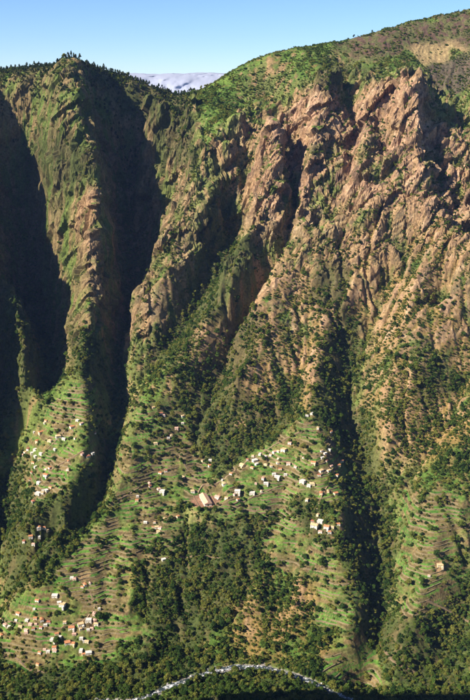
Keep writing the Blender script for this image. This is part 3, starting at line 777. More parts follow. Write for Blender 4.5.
def strip_mesh(name, pl, half, up, down, mat, lip=0.0):
    """wall or track along a ground line: flat top, sides going into the ground"""
    pl = resample(np.asarray(pl), 3.0); t_ = np.gradient(pl, axis=0); t_ /= np.maximum(np.linalg.norm(t_, axis=1), 1e-6)[:, None]; n_ = np.c_[-t_[:, 1], t_[:, 0]]
    a = pl + n_ * half; b_ = pl - n_ * half
    ha = terr_h(a[:, 0], a[:, 1]); hb = terr_h(b_[:, 0], b_[:, 1]); hm = terr_h(pl[:, 0], pl[:, 1])
    top = np.maximum(np.maximum(ha, hb), hm) + up; bot = np.minimum(np.minimum(ha, hb), hm) - down
    vs_ = []
    for i in range(len(pl)):
        vs_ += [(a[i, 0], a[i, 1], bot[i]), (a[i, 0], a[i, 1], top[i]), (b_[i, 0], b_[i, 1], top[i]), (b_[i, 0], b_[i, 1], bot[i])]
    fs_ = []
    for i in range(len(pl) - 1):
        for k in range(3): fs_.append((4*i+k, 4*i+k+1, 4*i+4+k+1, 4*i+4+k))
    fs_ += [(3, 2, 1, 0), tuple(4 * (len(pl) - 1) + k for k in range(4))]
    m_ = MB(); m_.poly(vs_, fs_)
    return m_.mesh(name, mat)
wall_lines = []
r_w = random.Random(11)
for zone, mk in terr_mask.items():
    mk2 = mk & (tw > 0.45) & fxy & (slope_b < 1.25)
    for ch_ in contours(mk2, TT, 0.86):
        pl = resample(np.array(ch_), 3.0); i = 0
        while i < len(pl) - 4:
            L_ = r_w.randint(7, 20); seg = pl[i:i + L_]; i += L_ + r_w.choice([0, 0, 1, 3])
            if len(seg) >= 5 and r_w.random() < 0.75: wall_lines.append((len(seg), zone, seg))
wall_lines.sort(key=lambda q: -q[0])
WZ = {}
for (L_, zone, seg) in wall_lines[:290]: WZ.setdefault(zone, []).append(seg)
for zone, segs_ in WZ.items():
    segs_.sort(key=lambda s: project(s[:, 0].mean(), s[:, 1].mean(), float(terr_h(s[:, 0].mean(), s[:, 1].mean())))[1])
    for k, seg in enumerate(segs_):
        link('terrace_wall', strip_mesh('terrace_wall', seg, 0.3, 0.2, 0.5, M_WALL), label='dry-stone terrace wall, %s from the top on the %s' % (ordinal(k), zone), category='wall', group='terrace walls of the ' + zone)
rest = wall_lines[290:]
if rest:
    mb = MB()
    for (_, _, seg) in rest:
        me = strip_mesh('w', seg, 0.3, 0.2, 0.5, M_WALL); k0 = len(mb.v)
        mb.poly([tuple(v.co) for v in me.vertices], [tuple(p.vertices) for p in me.polygons]); bpy.data.meshes.remove(me)
    link('terrace_walls', mb.mesh('terrace_walls', M_WALL), kind='stuff', label='short low terrace walls scattered over the cultivated slopes', category='walls')

# ------------------------------------------------------------------ dirt tracks
M_TRACK = plain('dirt_track', (0.25, 0.18, 0.11), 0.2, 0.5)
TRACKS = [[(303,432),(290,437),(272,447),(255,457),(240,466),(226,478),(214,487),(203,484),(197,494)], [(226,505),(240,509),(262,514),(280,511)], [(176,558),(200,557),(222,558)],
          [(48,472),(66,461),(84,452)], [(10,653),(20,662),(28,670),(46,673)], [(384,651),(395,664),(419,675)], [(425,600),(445,610),(470,623)], [(178,454),(186,467),(192,478),(205,484)],
          [(25,472),(38,458),(52,446),(66,430),(76,412)], [(0,622),(30,624),(58,630),(84,622),(96,607),(88,588),(74,577)], [(230,506),(252,499),(276,488),(304,480),(334,472)], [(258,458),(284,463),(310,457),(334,456)], [(316,512),(322,496),(330,482)], [(120,500),(140,488),(160,480),(180,482),(198,488)]]
for ti, tr in enumerate(TRACKS):
    p_ = np.array(sample([tuple(q) for q in tr], 2.0)); x_, y_, z_ = hit(p_[:, 0], p_[:, 1])
    k = np.ones(5) / 5
    xy = np.c_[x_, y_]; pad = np.r_[xy[:1], xy[:1], xy, xy[-1:], xy[-1:]]
    xy = np.c_[np.convolve(pad[:, 0], k, 'valid'), np.convolve(pad[:, 1], k, 'valid')]
    link('path', strip_mesh('path', xy, 1.0 if ti < 8 else 0.6, 0.12, 1.2, M_TRACK), kind='structure')

# ------------------------------------------------------------------ houses
WALLM = {'w': plain('whitewash', (0.72, 0.68, 0.61), 0.08), 'c': plain('cream_render', (0.74, 0.62, 0.42), 0.1), 'p': plain('pink_render', (0.66, 0.47, 0.40), 0.1), 'g': plain('bare_block', (0.42, 0.37, 0.32), 0.15)}
ROOFM = {'o': plain('orange_tile', (0.50, 0.22, 0.10), 0.25, 1.2), 'r': plain('red_brown_tile', (0.36, 0.135, 0.075), 0.25, 1.2), 'c': plain('pale_ochre_tile', (0.64, 0.45, 0.24), 0.2, 1.2), 'p': plain('pink_tile', (0.60, 0.36, 0.27), 0.2, 1.2), 'w': plain('white_roof', (0.68, 0.63, 0.55), 0.1, 1.2)}
M_GLASS, nt, b = new_mat('window_glass', 0.1); b.inputs['Base Color'].default_value = (0.03, 0.04, 0.05, 1); b.inputs['Specular IOR Level'].default_value = 0.5
M_DOOR = plain('painted_door', (0.10, 0.13, 0.07), 0.2)
M_CHIM = plain('chimney_render', (0.55, 0.48, 0.42), 0.15)
M_FRAME = plain('window_frame', (0.70, 0.68, 0.64), 0.05)
# unit house: 10 wide, 7 deep, walls 5 high, base sunk
def roof_gable(a=5.4, d=4.0, z=4.9, h=2.0, hip=0.0):
    m_ = MB(); t_ = 0.25
    bot = [(-a,-d,z),(a,-d,z),(a,d,z),(-a,d,z)]; rid = [(-a+hip,0,z+h),(a-hip,0,z+h)]
    vs_ = bot + [(p[0],p[1],p[2]+t_) for p in bot] + [(p[0],p[1],p[2]+t_) for p in rid]
    m_.poly(vs_, [(0,3,2,1),(0,1,5,4),(1,2,6,5),(2,3,7,6),(3,0,4,7),(4,5,9,8),(6,7,8,9),(5,6,9),(7,4,8)])
    return m_
def roof_flat():
    m_ = MB(); m_.box(-5.15, 5.15, -3.65, 3.65, 4.98, 5.2)
    m_.box(-5.15, 5.15, -3.65, -3.4, 5.2, 5.75); m_.box(-5.15, 5.15, 3.4, 3.65, 5.2, 5.75); m_.box(-5.15, -4.9, -3.4, 3.4, 5.2, 5.75); m_.box(4.9, 5.15, -3.4, 3.4, 5.2, 5.75)
    return m_
ROOFS = [roof_gable().mesh('roof', ROOFM['o']), roof_gable(hip=3.0).mesh('roof', ROOFM['o']), roof_flat().mesh('roof', ROOFM['o']), roof_gable(d=4.1, h=1.2).mesh('roof', ROOFM['o'])]
m_ = MB(); m_.box(-5, 5, -3.5, 3.5, -4.0, 5.0); WALLS = [m_.mesh('wall', WALLM['w'])]
m_ = MB(); m_.box(-5, 5, -3.5, 3.5, -4.0, 5.0); m_.box(2.0, 5.0, -6.0, -3.5, -4.0, 2.8); WALLS.append(m_.mesh('wall', WALLM['w']))
m_ = MB(); m_.box(-0.55, 0.55, -3.56, -3.46, 0.0, 2.2); DOOR = m_.mesh('door', M_DOOR)
m_ = MB(); m_.box(-0.55, 0.55, -0.05, 0.05, -0.6, 0.6); WIN = m_.mesh('window', M_GLASS)
m_ = MB(); m_.box(-0.7, 0.7, -0.05, 0.03, 0.6, 0.75).box(-0.7, 0.7, -0.05, 0.03, -0.75, -0.6).box(-0.7, -0.55, -0.05, 0.03, -0.6, 0.6).box(0.55, 0.7, -0.05, 0.03, -0.6, 0.6); WINF = m_.mesh('frame', M_FRAME)
m_ = MB(); m_.box(2.6, 3.5, 0.3, 1.2, 5.0, 7.6); CHIM = m_.mesh('chimney', M_CHIM)
def obj_mat(o, m):
    o.material_slots[0].link = 'OBJECT'; o.material_slots[0].material = m
rh = random.Random(21)
COLN = {'w': 'white', 'o': 'orange-roofed', 'r': 'red-brown-roofed', 'c': 'cream', 'p': 'pink'}
byzone = {}
for i, q in enumerate(hl): byzone.setdefault(q[0], []).append(i)
label_of = {}
for zone, ids in byzone.items():
    ids.sort(key=lambda i: hl[i][2]); nrow = max(1, round(len(ids) / 7)); per = math.ceil(len(ids) / nrow)
    for r_ in range(nrow):
        row = sorted(ids[r_ * per:(r_ + 1) * per], key=lambda i: hl[i][1])
        rn = '' if nrow == 1 else ('top row of ' if r_ == 0 else 'bottom row of ' if r_ == nrow - 1 else ordinal(r_) + ' row of ')
        for k, i in enumerate(row):
            label_of[i] = '%s house, %s from left in the %s%s' % (COLN[hl[i][3]], ordinal(k), rn, zone)
for i, (zone, px, py, c, s) in enumerate(hl):
    root = link('house', None); root.empty_display_size = 2
    L_ = SZ[s] * rh.uniform(0.9, 1.15); sc_ = L_ / 10.0
    e_ = 3.0; sx_ = float(terr_h(hx[i] + 12, hy[i]) - terr_h(hx[i] - 12, hy[i])); sy_ = float(terr_h(hx[i], hy[i] + 12) - terr_h(hx[i], hy[i] - 12))
    rot = math.atan2(-sx_, max(sy_, 1e-3)) * 0.8 + rh.gauss(0, 0.25) + (math.pi / 2 if rh.random() < 0.22 else 0)
    root.location = (hx[i], hy[i], hz[i]); root.rotation_euler = (0, 0, rot)
    root.scale = (sc_, sc_ * rh.uniform(0.9, 1.15), min(0.7, max(0.34, sc_ * rh.uniform(0.75, 1.0))))
    wc = {'w': 'w', 'c': rh.choice('wc'), 'p': rh.choice('wwp'), 'o': rh.choice('wwc'), 'r': rh.choice('wg')}[c]
    kind = rh.choice([2, 2, 3]) if c == 'w' else rh.choice([0, 0, 1, 1, 3])
    wl = link('wall', WALLS[0 if s in 'sm' or rh.random() < 0.5 else 1], root); obj_mat(wl, WALLM[wc])
    rf = link('roof', ROOFS[kind], root); obj_mat(rf, ROOFM[rh.choice('wwwc') if c == 'w' else c])
    if kind != 2 and rh.random() < 0.6: link('chimney', CHIM, rf)
    link('door', DOOR, root).location = (rh.choice([-0.3, 0.4]), 0, 0)
    wp = [(-3.4, -3.53, 1.5, 0), (-3.4, -3.53, 3.8, 0), (1.6, -3.53, 3.8, 0), (-1.0, -3.53, 3.8, 0), (-5.03, -0.8, 3.6, -1), (5.03, 0.6, 3.6, 1)]
    for (wx_, wy_, wz_, sd_) in (wp if s in 'lx' else wp[1:4]):
        w_ = link('window', WIN, root); w_.location = (wx_, wy_, wz_); w_.rotation_euler = (0, 0, sd_ * math.pi / 2)
        link('frame', WINF, w_)
    root['label'] = label_of[i]; root['category'] = 'house'; root['group'] = 'houses of the ' + zone

# long building on its bare-earth yard
fa = math.atan2(-31, 9)
farm = link('long_building', None, label='long low building with pale pink gabled roof on a bare earth yard', category='building')
farm.location = (fmx, fmy, fmz); farm.rotation_euler = (0, 0, fa); farm.scale = (0.8, 0.8, 0.72)
m_ = MB(); m_.box(-15, 15, -5, 5, -2, 4.2)
m_.poly([(-15,-5,4.2),(-15,5,4.2),(-15,0,7.0),(15,-5,4.2),(15,5,4.2),(15,0,7.0)], [(0,2,1),(3,4,5)])
fw = link('wall', m_.mesh('wall', WALLM['w']), farm)
fr_ = link('roof', roof_gable(a=15.8, d=5.7, z=4.1, h=2.9).mesh('roof', plain('pale_pink_tile', (0.66, 0.42, 0.29), 0.2, 1.0)), farm)
m_ = MB(); m_.box(-15.9, 15.9, -0.18, 0.18, 7.2, 7.42); link('ridge_cap', m_.mesh('ridge_cap', ROOFM['o']), fr_)
for k in range(7):
    for sy in (-1, 1):
        w_ = link('window', WIN, farm); w_.location = (-12 + 4 * k, sy * 5.03, 2.3); w_.rotation_euler = (0, 0, 0 if sy < 0 else math.pi); w_.scale = (1.3, 1, 1.1)
        link('frame', WINF, w_)
m_ = MB(); m_.box(15.0, 15.1, -1.1, 1.1, 0, 2.7); link('door', m_.mesh('door', M_DOOR), farm)
# low wall round the yard
yw = link('yard_wall', None, label='low red earth wall enclosing the yard of the long building', category='wall'); yw.location = (0, 0, 0)
ca, sa = math.cos(fa), math.sin(fa)
cor = [(-16,-10),(16,-10),(16,10),(-16,10)]
for a, b_ in zip(cor, cor[1:] + cor[:1]):
    pa = np.array([fmx + ca*a[0] - sa*a[1], fmy + sa*a[0] + ca*a[1]]); pb = np.array([fmx + ca*b_[0] - sa*b_[1], fmy + sa*b_[0] + ca*b_[1]])
    link('wall_run', strip_mesh('wall_run', np.array([pa, pb]), 0.3, 0.5, 0.8, M_TRACK), yw)
# ------------------------------------------------------------------ plants
def leaf_mat(name, dark, light, third, trans=0.32):
    m = bpy.data.materials.new(name); m.use_nodes = True; nt = m.node_tree; nt.nodes.clear()
    oi = N(nt, 'ShaderNodeObjectInfo')
    ns = noise_node(nt, 0.014, 4, 0.6, vec=oi.outputs['Location'])
    add = N(nt, 'ShaderNodeMath', operation='ADD'); mu = N(nt, 'ShaderNodeMath', operation='MULTIPLY'); mu.inputs[1].default_value = 0.62
    nt.links.new(oi.outputs['Random'], mu.inputs[0]); nt.links.new(mu.outputs[0], add.inputs[0]); nt.links.new(ns.outputs['Fac'], add.inputs[1])
    cr = N(nt, 'ShaderNodeValToRGB'); e = cr.color_ramp.elements
    e[0].position = 0.50; e[0].color = dark + (1,); e[1].position = 0.84; e[1].color = light + (1,)
    x_ = cr.color_ramp.elements.new(1.0); x_.color = third + (1,)
    nt.links.new(add.outputs[0], cr.inputs[0])
    at2 = N(nt, 'ShaderNodeAttribute', attribute_name='leaf')
    vm = N(nt, 'ShaderNodeVectorMath', operation='SCALE'); nt.links.new(cr.outputs[0], vm.inputs[0]); nt.links.new(at2.outputs['Fac'], vm.inputs['Scale'])
    d = N(nt, 'ShaderNodeBsdfDiffuse'); tr = N(nt, 'ShaderNodeBsdfTranslucent'); mx = N(nt, 'ShaderNodeMixShader'); mx.inputs[0].default_value = trans
    nt.links.new(vm.outputs[0], d.inputs[0]); nt.links.new(vm.outputs[0], tr.inputs[0])
    nt.links.new(d.outputs[0], mx.inputs[1]); nt.links.new(tr.outputs[0], mx.inputs[2])
    o = N(nt, 'ShaderNodeOutputMaterial'); nt.links.new(mx.outputs[0], o.inputs[0])
    return m
M_LEAF = leaf_mat('broad_leaves', (0.036, 0.074, 0.018), (0.088, 0.142, 0.026), (0.200, 0.210, 0.044))
M_PINE = leaf_mat('pine_needles', (0.022, 0.038, 0.014), (0.035, 0.055, 0.018), (0.060, 0.075, 0.022), 0.1)
M_SHRUB = leaf_mat('scrub_leaves', (0.054, 0.094, 0.021), (0.105, 0.155, 0.029), (0.190, 0.190, 0.043))
M_BARK = plain('bark', (0.14, 0.10, 0.07), 0.3, 1.0)
def foliage(name, lobes, nleaf, size, mat, seed, squash=1.0):
    """leaf-spray quads over the surface and inside of several lobes (cx, cy, cz, rx, rz)"""
    r = np.random.default_rng(seed); V_ = []; sh = []
    wts = np.array([l[3] ** 2 for l in lobes]); wts = wts / wts.sum()
    which = r.choice(len(lobes), nleaf, p=wts)
    Lb = np.array(lobes)[which]
    d = r.normal(size=(nleaf, 3)); d /= np.linalg.norm(d, axis=1)[:, None]
    rad = r.uniform(0.62, 1.14, nleaf)
    d[:, 2] = np.where(d[:, 2] < -0.55, -d[:, 2], d[:, 2])
    c = np.c_[Lb[:, 0] + d[:, 0] * Lb[:, 3] * rad, Lb[:, 1] + d[:, 1] * Lb[:, 3] * rad, Lb[:, 2] + d[:, 2] * Lb[:, 4] * rad]
    nrm = d + r.normal(size=(nleaf, 3)) * 0.45; nrm /= np.linalg.norm(nrm, axis=1)[:, None]
    u = np.cross(nrm, r.normal(size=(nleaf, 3))); u /= np.linalg.norm(u, axis=1)[:, None]; w_ = np.cross(nrm, u)
    s_ = size * r.uniform(0.6, 1.35, nleaf)[:, None]
    k1 = r.uniform(0.5, 1.0, (nleaf, 1))
    quad = np.stack([c - u * s_, c - w_ * s_ * k1 * 0.8 + nrm * s_ * 0.15, c + u * s_, c + w_ * s_ * k1], 1).reshape(-1, 3)
    me = bpy.data.meshes.new(name)
    me.from_pydata(quad.tolist(), [], np.arange(nleaf * 4).reshape(-1, 4).tolist())
    a = me.attributes.new('leaf', 'FLOAT', 'FACE'); a.data.foreach_set('value', r.uniform(0.7, 1.3, nleaf).astype(np.float32))
    me.materials.append(mat); me.update(); return me
def broad(seed):
    r = random.Random(seed); tall = r.uniform(0.8, 1.35); lobes = [(r.uniform(-.5, .5), r.uniform(-.5, .5), 5.0 * tall, r.uniform(1.7, 2.5), r.uniform(1.6, 2.4) * tall)]
    for k in range(r.randint(5, 9)):
        a = k * 0.9 + r.uniform(-.5, .5); q = r.uniform(1.0, 3.1)
        lobes.append((q * math.cos(a), q * math.sin(a), r.uniform(2.4, 6.6 - 0.9 * q + 0.6) * tall, r.uniform(0.8, 1.9), r.uniform(0.7, 1.6)))
    crown = foliage('crown', lobes, 500, 0.60, M_LEAF, seed)
    m_ = MB(); m_.tube([(0,0,-0.8),(0.1,0,1.2),(0.2,0.1,3.0),(0.1,0.2,5.0)], [0.34,0.26,0.2,0.08])
    for l in lobes[1:6]: m_.tube([(0.15,0.05,2.4),(l[0]*0.5,l[1]*0.5,(2.4+l[2])/2),(l[0],l[1],l[2])], [0.13,0.09,0.04], 5)
    return crown, m_.mesh('trunk', M_BARK, True)
def pine(seed):
    r = random.Random(seed); lobes = [(0, 0, 6.0, 1.5, 1.6), (0, 0, 7.8, 1.0, 1.1)]
    for k in range(8):
        a = r.uniform(0, 6.28); z_ = r.uniform(2.8, 7.4); q = r.uniform(0.8, 1.9) * (1.15 - (z_ - 2.8) / 7)
        lobes.append((q * math.cos(a), q * math.sin(a), z_, r.uniform(0.6, 1.25), r.uniform(0.5, 0.95)))
    crown = foliage('crown', lobes, 420, 0.5, M_PINE, seed)
    m_ = MB(); m_.tube([(0,0,-0.8),(0.05,0,3),(0,0.05,8.2)], [0.28,0.2,0.05])
    for k in range(8):
        a = k * 2.4; z_ = 2.4 + k * 0.6; m_.tube([(0,0,z_),(1.4*(1-k/12)*math.cos(a),1.4*(1-k/12)*math.sin(a),z_+0.35)], [0.08,0.03], 4)
    return crown, m_.mesh('trunk', M_BARK, True)
def shrub(seed):
    r = random.Random(seed); lobes = [(0, 0, 0.75, 1.05, 0.85)]
    for k in range(4):
        a = k * 1.6 + r.uniform(-.4, .4); lobes.append((0.8 * math.cos(a), 0.8 * math.sin(a), r.uniform(.4, .9), r.uniform(.5, .85), r.uniform(.45, .75)))
    crown = foliage('foliage', lobes, 130, 0.36, M_SHRUB, seed)
    m_ = MB()
    for k in range(4): m_.tube([(0,0,-0.3),(0.3*math.cos(k*1.6),0.3*math.sin(k*1.6),0.4),(0.75*math.cos(k*1.6),0.75*math.sin(k*1.6),0.95)], [0.07,0.05,0.02], 4)
    return crown, m_.mesh('stem', M_BARK)
BROAD = [broad(500 + k) for k in range(7)]; PINE = [pine(600 + k) for k in range(3)]; SHRUB = [shrub(700 + k) for k in range(4)]

# ---- where they grow
pr = np.random.default_rng(99)
def cands(n_):
    x_ = pr.uniform(X0 + 5, X1 - 5, n_); y_ = pr.uniform(Y0 + 5, Y1 - 5, n_)
    i = ((x_ - X0) / ST).astype(int); j = ((y_ - Y0) / ST).astype(int)
    px, py, dd = project(x_, y_, Z[j, i])
    ok = (px > -25) & (px < 495) & (py < 720)
    return x_[ok], y_[ok], i[ok], j[ok], px[ok], py[ok]
woodmask = np.zeros(Z.shape, np.int16)
for k, p_ in enumerate(WOODS.values()): woodmask[inside(PX + jx * 2.0, PY + jy * 2.0, p_)] = k + 1
WN = list(WOODS)
def near_house(x_, y_, r_):
    m_ = np.zeros(len(x_), bool)
    for a, b_, q in zip(hx, hy, house_r): m_ |= (np.hypot(x_ - a, y_ - b_ - 0) < q * 0.5 + r_) | ((np.abs(x_ - a) < q * 0.5) & (y_ < b_) & (y_ > b_ - q * 0.5 - r_ * 2.2))
    m_ |= np.hypot(x_ - fmx, y_ - fmy) < 16 + r_
    return m_
def visible(x_, y_, z_):
    v = np.ones(len(x_), bool)
    for t_ in np.linspace(0.55, 0.992, 110):
        xx = x_ * t_; yy = y_ * t_; zz = CZ + (z_ - CZ) * t_
        inn = (xx > X0) & (xx < X1) & (yy > Y0) & (yy < Y1)
        v &= ~(inn & (terr_h(xx, yy) > zz + 1.0))
    return v
upz = lambda j, i: Z[j, i]
clump = fbm(GX / 26, GY / 26, 3, 801); clump2 = fbm(GX / 80, GY / 80, 3, 811)
def poisson(x_, y_, rad, cellsz):
    seen = {}; keep_ = []
    for k in range(len(x_)):
        c = (int(x_[k] / cellsz), int(y_[k] / cellsz)); okk = True
        for a in (-1, 0, 1):
            for b_ in (-1, 0, 1):
                for q in seen.get((c[0] + a, c[1] + b_), ()):
                    if (x_[q] - x_[k]) ** 2 + (y_[q] - y_[k]) ** 2 < (rad[k]) ** 2: okk = False; break
                if not okk: break
            if not okk: break
        if okk: seen.setdefault(c, []).append(k); keep_.append(k)
    return np.array(keep_, int)
# trees
ww_ = blur((woodmask > 0).astype(float), 9)
x_, y_, i_, j_, px_, py_ = cands(230000)
zt = Z[j_, i_]; wm = woodmask[j_, i_]
lower = sstep(330, 430, py_)
d_open = 0.03 + 0.42 * lower * sstep(-0.25, 0.3, clump[j_, i_]) + 0.10 * sstep(0.25, 0.5, clump[j_, i_])
d_wood = 0.06 + 0.60 * sstep(-0.30, 0.30, clump[j_, i_] + 0.35 * clump2[j_, i_])
dens = d_open * (1 - ww_[j_, i_]) + d_wood * ww_[j_, i_]
dens = np.where(terr_all[j_, i_] & (wm == 0), 0.025 + 0.08 * sstep(0.2, 0.5, clump[j_, i_]), dens)
dens *= 1 - 0.9 * sstep(1.3, 1.9, slope[j_, i_]) * (py_ < 330)
dens = np.where(rdist[j_, i_] < 5.0 + 3 * clump[j_, i_], 0, dens)
dens = np.where((wm == 0) & (py_ < 110), 0.02, dens); dens = np.where((wm == 0) & (py_ < 75) & (px_ > 190), 0.002, dens)
ok = (pr.random(len(x_)) < dens) & ~near_house(x_, y_, 1.8)
x_, y_, i_, j_, px_, py_, wm = [a[ok] for a in (x_, y_, i_, j_, px_, py_, wm)]
sc_t = np.clip(pr.lognormal(-0.68, 0.42, len(x_)), 0.22, 1.15) * np.where(py_ < 300, 0.8, 1.0)
kp = poisson(x_, y_, 3.6 * sc_t, 4.5)
TX, TY, TS, TPX, TPY, TW = x_[kp], y_[kp], sc_t[kp], px_[kp], py_[kp], wm[kp]
TZ = terr_h(TX, TY); D_ = disp_at(TX, TY); TX, TY, TZ = TX + D_[:, 0], TY + D_[:, 1], TZ + D_[:, 2]
# pines: the crest on the left and the wood at the gap
x_, y_, i_, j_, px_, py_ = cands(90000)
cr_y = np.interp(x_, sky_x[:, 0], sky_x[:, 1])
pd_ = np.where((px_ < 195) & (np.abs(y_ - cr_y + 6) < 46), 0.9, 0) + np.where((px_ < 200) & (py_ < 115) & (y_ < cr_y), 0.35 * sstep(-0.1, 0.3, clump[j_, i_]), 0) + np.where((px_ > 195) & (np.abs(y_ - cr_y) < 30), 0.012, 0)
pd_ = pd_ * sstep(-0.5, 0.0, clump[j_, i_] + 0.25)
ok = pr.random(len(x_)) < pd_
x_, y_, px_, py_ = [a[ok] for a in (x_, y_, px_, py_)]
kp = poisson(x_, y_, np.full(len(x_), 2.8), 4.0)
NX_, NY_, NPX, NPY = x_[kp], y_[kp], px_[kp], py_[kp]; NZ_ = terr_h(NX_, NY_); D_ = disp_at(NX_, NY_); NX_, NY_, NZ_ = NX_ + D_[:, 0], NY_ + D_[:, 1], NZ_ + D_[:, 2]; NS = np.clip(pr.lognormal(-0.45, 0.25, len(NX_)), 0.35, 1.0)
NS = np.where(NPX > 195, NS * 0.5, NS)
# scrub
x_, y_, i_, j_, px_, py_ = cands(480000)
sl = slope[j_, i_]; rk = rw[j_, i_]
dens = 0.22 + 0.70 * sstep(-0.35, 0.25, clump[j_, i_] + 0.5 * clump2[j_, i_]) * (1 - 0.55 * rk)
dens *= (1 - 0.75 * sstep(1.6, 2.4, sl)) * np.where(py_ < 330, 0.15 + 1.3 * sstep(-1.2, 1.2, curv[j_, i_] + 1.5 * clump[j_, i_]), 1.0)
dens = np.where((rockw[j_, i_] > 0.5) & (py_ < 330), dens * (0.22 + 0.3 * sstep(180, 290, py_)) + 0.55 * strip[j_, i_], dens)
dens = np.where((dryw[j_, i_] > 0.5) & (rockw[j_, i_] <= 0.5) & (py_ < 430), dens * (0.8 + 1.1 * strip[j_, i_]), dens)
dens = np.where(terr_all[j_, i_], 0.045, dens)
dens = np.where(zw(HEATH)[j_, i_] > 0.4, dens * 0.22, dens); dens = np.where(zw(TAN, 2)[j_, i_] > 0.3, 0.02, dens); dens = np.where(rdist[j_, i_] < 4, 0.02, dens)
ok = (pr.random(len(x_)) < dens) & ~near_house(x_, y_, 0.6)
x_, y_, i_, j_, px_, py_ = [a[ok] for a in (x_, y_, i_, j_, px_, py_)]
sc_s = np.clip(pr.lognormal(-0.15, 0.42, len(x_)), 0.3, 1.9)
kp = poisson(x_, y_, 1.45 * sc_s, 3.0)
SX, SY, SS, SPX, SPY = x_[kp], y_[kp], sc_s[kp], px_[kp], py_[kp]; SZ_ = terr_h(SX, SY); D_ = disp_at(SX, SY); SX, SY, SZ_ = SX + D_[:, 0], SY + D_[:, 1], SZ_ + D_[:, 2]

def place(name, protos, X_, Y_, Z_, S_, idx, label_fn, cat, group_fn, partn):
    for k in idx:
        c, t_ = protos[k % len(protos)]
        root = link(name, None); root.empty_display_size = 1
        root.location = (X_[k], Y_[k], Z_[k]); root.rotation_euler = (0, 0, float(pr.uniform(0, 6.28)))
        s_ = float(S_[k]); root.scale = (s_ * float(pr.uniform(.9, 1.15)), s_ * float(pr.uniform(.9, 1.15)), s_ * float(pr.uniform(.88, 1.2)))
        link(partn[0], c, root); link(partn[1], t_, root)
        root['label'] = label_fn(k); root['category'] = cat; root['group'] = group_fn(k)
def scatter(name, protos, X_, Y_, Z_, S_, label, cat):
    me = bpy.data.meshes.new(name); me.from_pydata(np.c_[X_, Y_, Z_].tolist(), [], [])
    n_ = len(X_)
    a = me.attributes.new('size', 'FLOAT_VECTOR', 'POINT'); sv = np.asarray(S_)[:, None] * pr.uniform(.88, 1.18, (n_, 3)); a.data.foreach_set('vector', sv.astype(np.float32).ravel())
    a = me.attributes.new('turn', 'FLOAT_VECTOR', 'POINT'); a.data.foreach_set('vector', np.c_[pr.normal(0, .08, n_), pr.normal(0, .08, n_), pr.uniform(0, 6.28, n_)].astype(np.float32).ravel())
    a = me.attributes.new('pick', 'INT', 'POINT'); a.data.foreach_set('value', pr.integers(0, len(protos), n_).astype(np.int32))
    o = link(name, me, kind='stuff', label=label, category=cat)
    ng = bpy.data.node_groups.new(name, 'GeometryNodeTree'); ng.interface.new_socket('Geometry', in_out='INPUT', socket_type='NodeSocketGeometry'); ng.interface.new_socket('Geometry', in_out='OUTPUT', socket_type='NodeSocketGeometry')
    gi = ng.nodes.new('NodeGroupInput'); go = ng.nodes.new('NodeGroupOutput'); jn = ng.nodes.new('GeometryNodeJoinGeometry')
    iop = ng.nodes.new('GeometryNodeInstanceOnPoints'); iop.inputs['Pick Instance'].default_value = True
    for src in reversed(protos):
        oi = ng.nodes.new('GeometryNodeObjectInfo'); oi.inputs['Object'].default_value = src; oi.transform_space = 'ORIGINAL'; oi.inputs['As Instance'].default_value = True
        ng.links.new(oi.outputs['Geometry'], jn.inputs[0])
    def attr(nm, ty):
        q = ng.nodes.new('GeometryNodeInputNamedAttribute'); q.data_type = ty; q.inputs['Name'].default_value = nm; return q.outputs['Attribute']
    e2r = ng.nodes.new('FunctionNodeEulerToRotation'); ng.links.new(attr('turn', 'FLOAT_VECTOR'), e2r.inputs[0])
    ng.links.new(gi.outputs[0], iop.inputs['Points']); ng.links.new(jn.outputs[0], iop.inputs['Instance']); ng.links.new(attr('pick', 'INT'), iop.inputs['Instance Index'])
    ng.links.new(e2r.outputs[0], iop.inputs['Rotation']); ng.links.new(attr('size', 'FLOAT_VECTOR'), iop.inputs['Scale']); ng.links.new(iop.outputs[0], go.inputs[0])
    md = o.modifiers.new('scatter', 'NODES'); md.node_group = ng
    return o
def biggest(X_, Y_, Z_, S_, h, n_):
    px, py, d = project(X_, Y_, Z_ + h * S_ * 0.7)
    vis = visible(X_, Y_, Z_ + h * S_ * 0.7) & (px > 3) & (px < 467) & (py > 3) & (py < 697)
    scr = np.where(vis, S_ / d, 0)
    o_ = np.argsort(-scr); return [k for k in o_[:n_] if scr[k] > 0]
def first_of(name, cat):
    out = []
    for o in bpy.data.objects:
        if o.name.split('.')[0] == name and o.parent is None: out.append(o)
    return out
def zone_of(px, py):
    for k, p_ in WOODS.items():
        if inside(np.array([px]), np.array([py]), p_)[0]: return k
    if py < 330: return 'upper cliffs' if px > 190 else 'upper left slopes'
    if px > 395: return 'right hand slope'
    if px < 125: return 'left hamlets and their terraces'
    return 'slopes round the spur village' if py < 560 else 'slope just above the stream'
def pz(px, py=0): return 'left end of the crest' if px < 55 else 'crest above the lit ridge' if px < 110 else 'crest left of the gap' if px < 195 else 'bare right hand crest'
def choose(X_, Y_, Z_, S_, h, n_, cap, zf, PX_, PY_):
    cnt = {}; out = []
    for k in biggest(X_, Y_, Z_, S_, h, len(X_)):
        z_ = zf(PX_[k], PY_[k])
        if cnt.get(z_, 0) < cap and 3 < PX_[k] < 467 and PY_[k] < 700:
            cnt[z_] = cnt.get(z_, 0) + 1; out.append(k)
        if len(out) >= n_: break
    return out
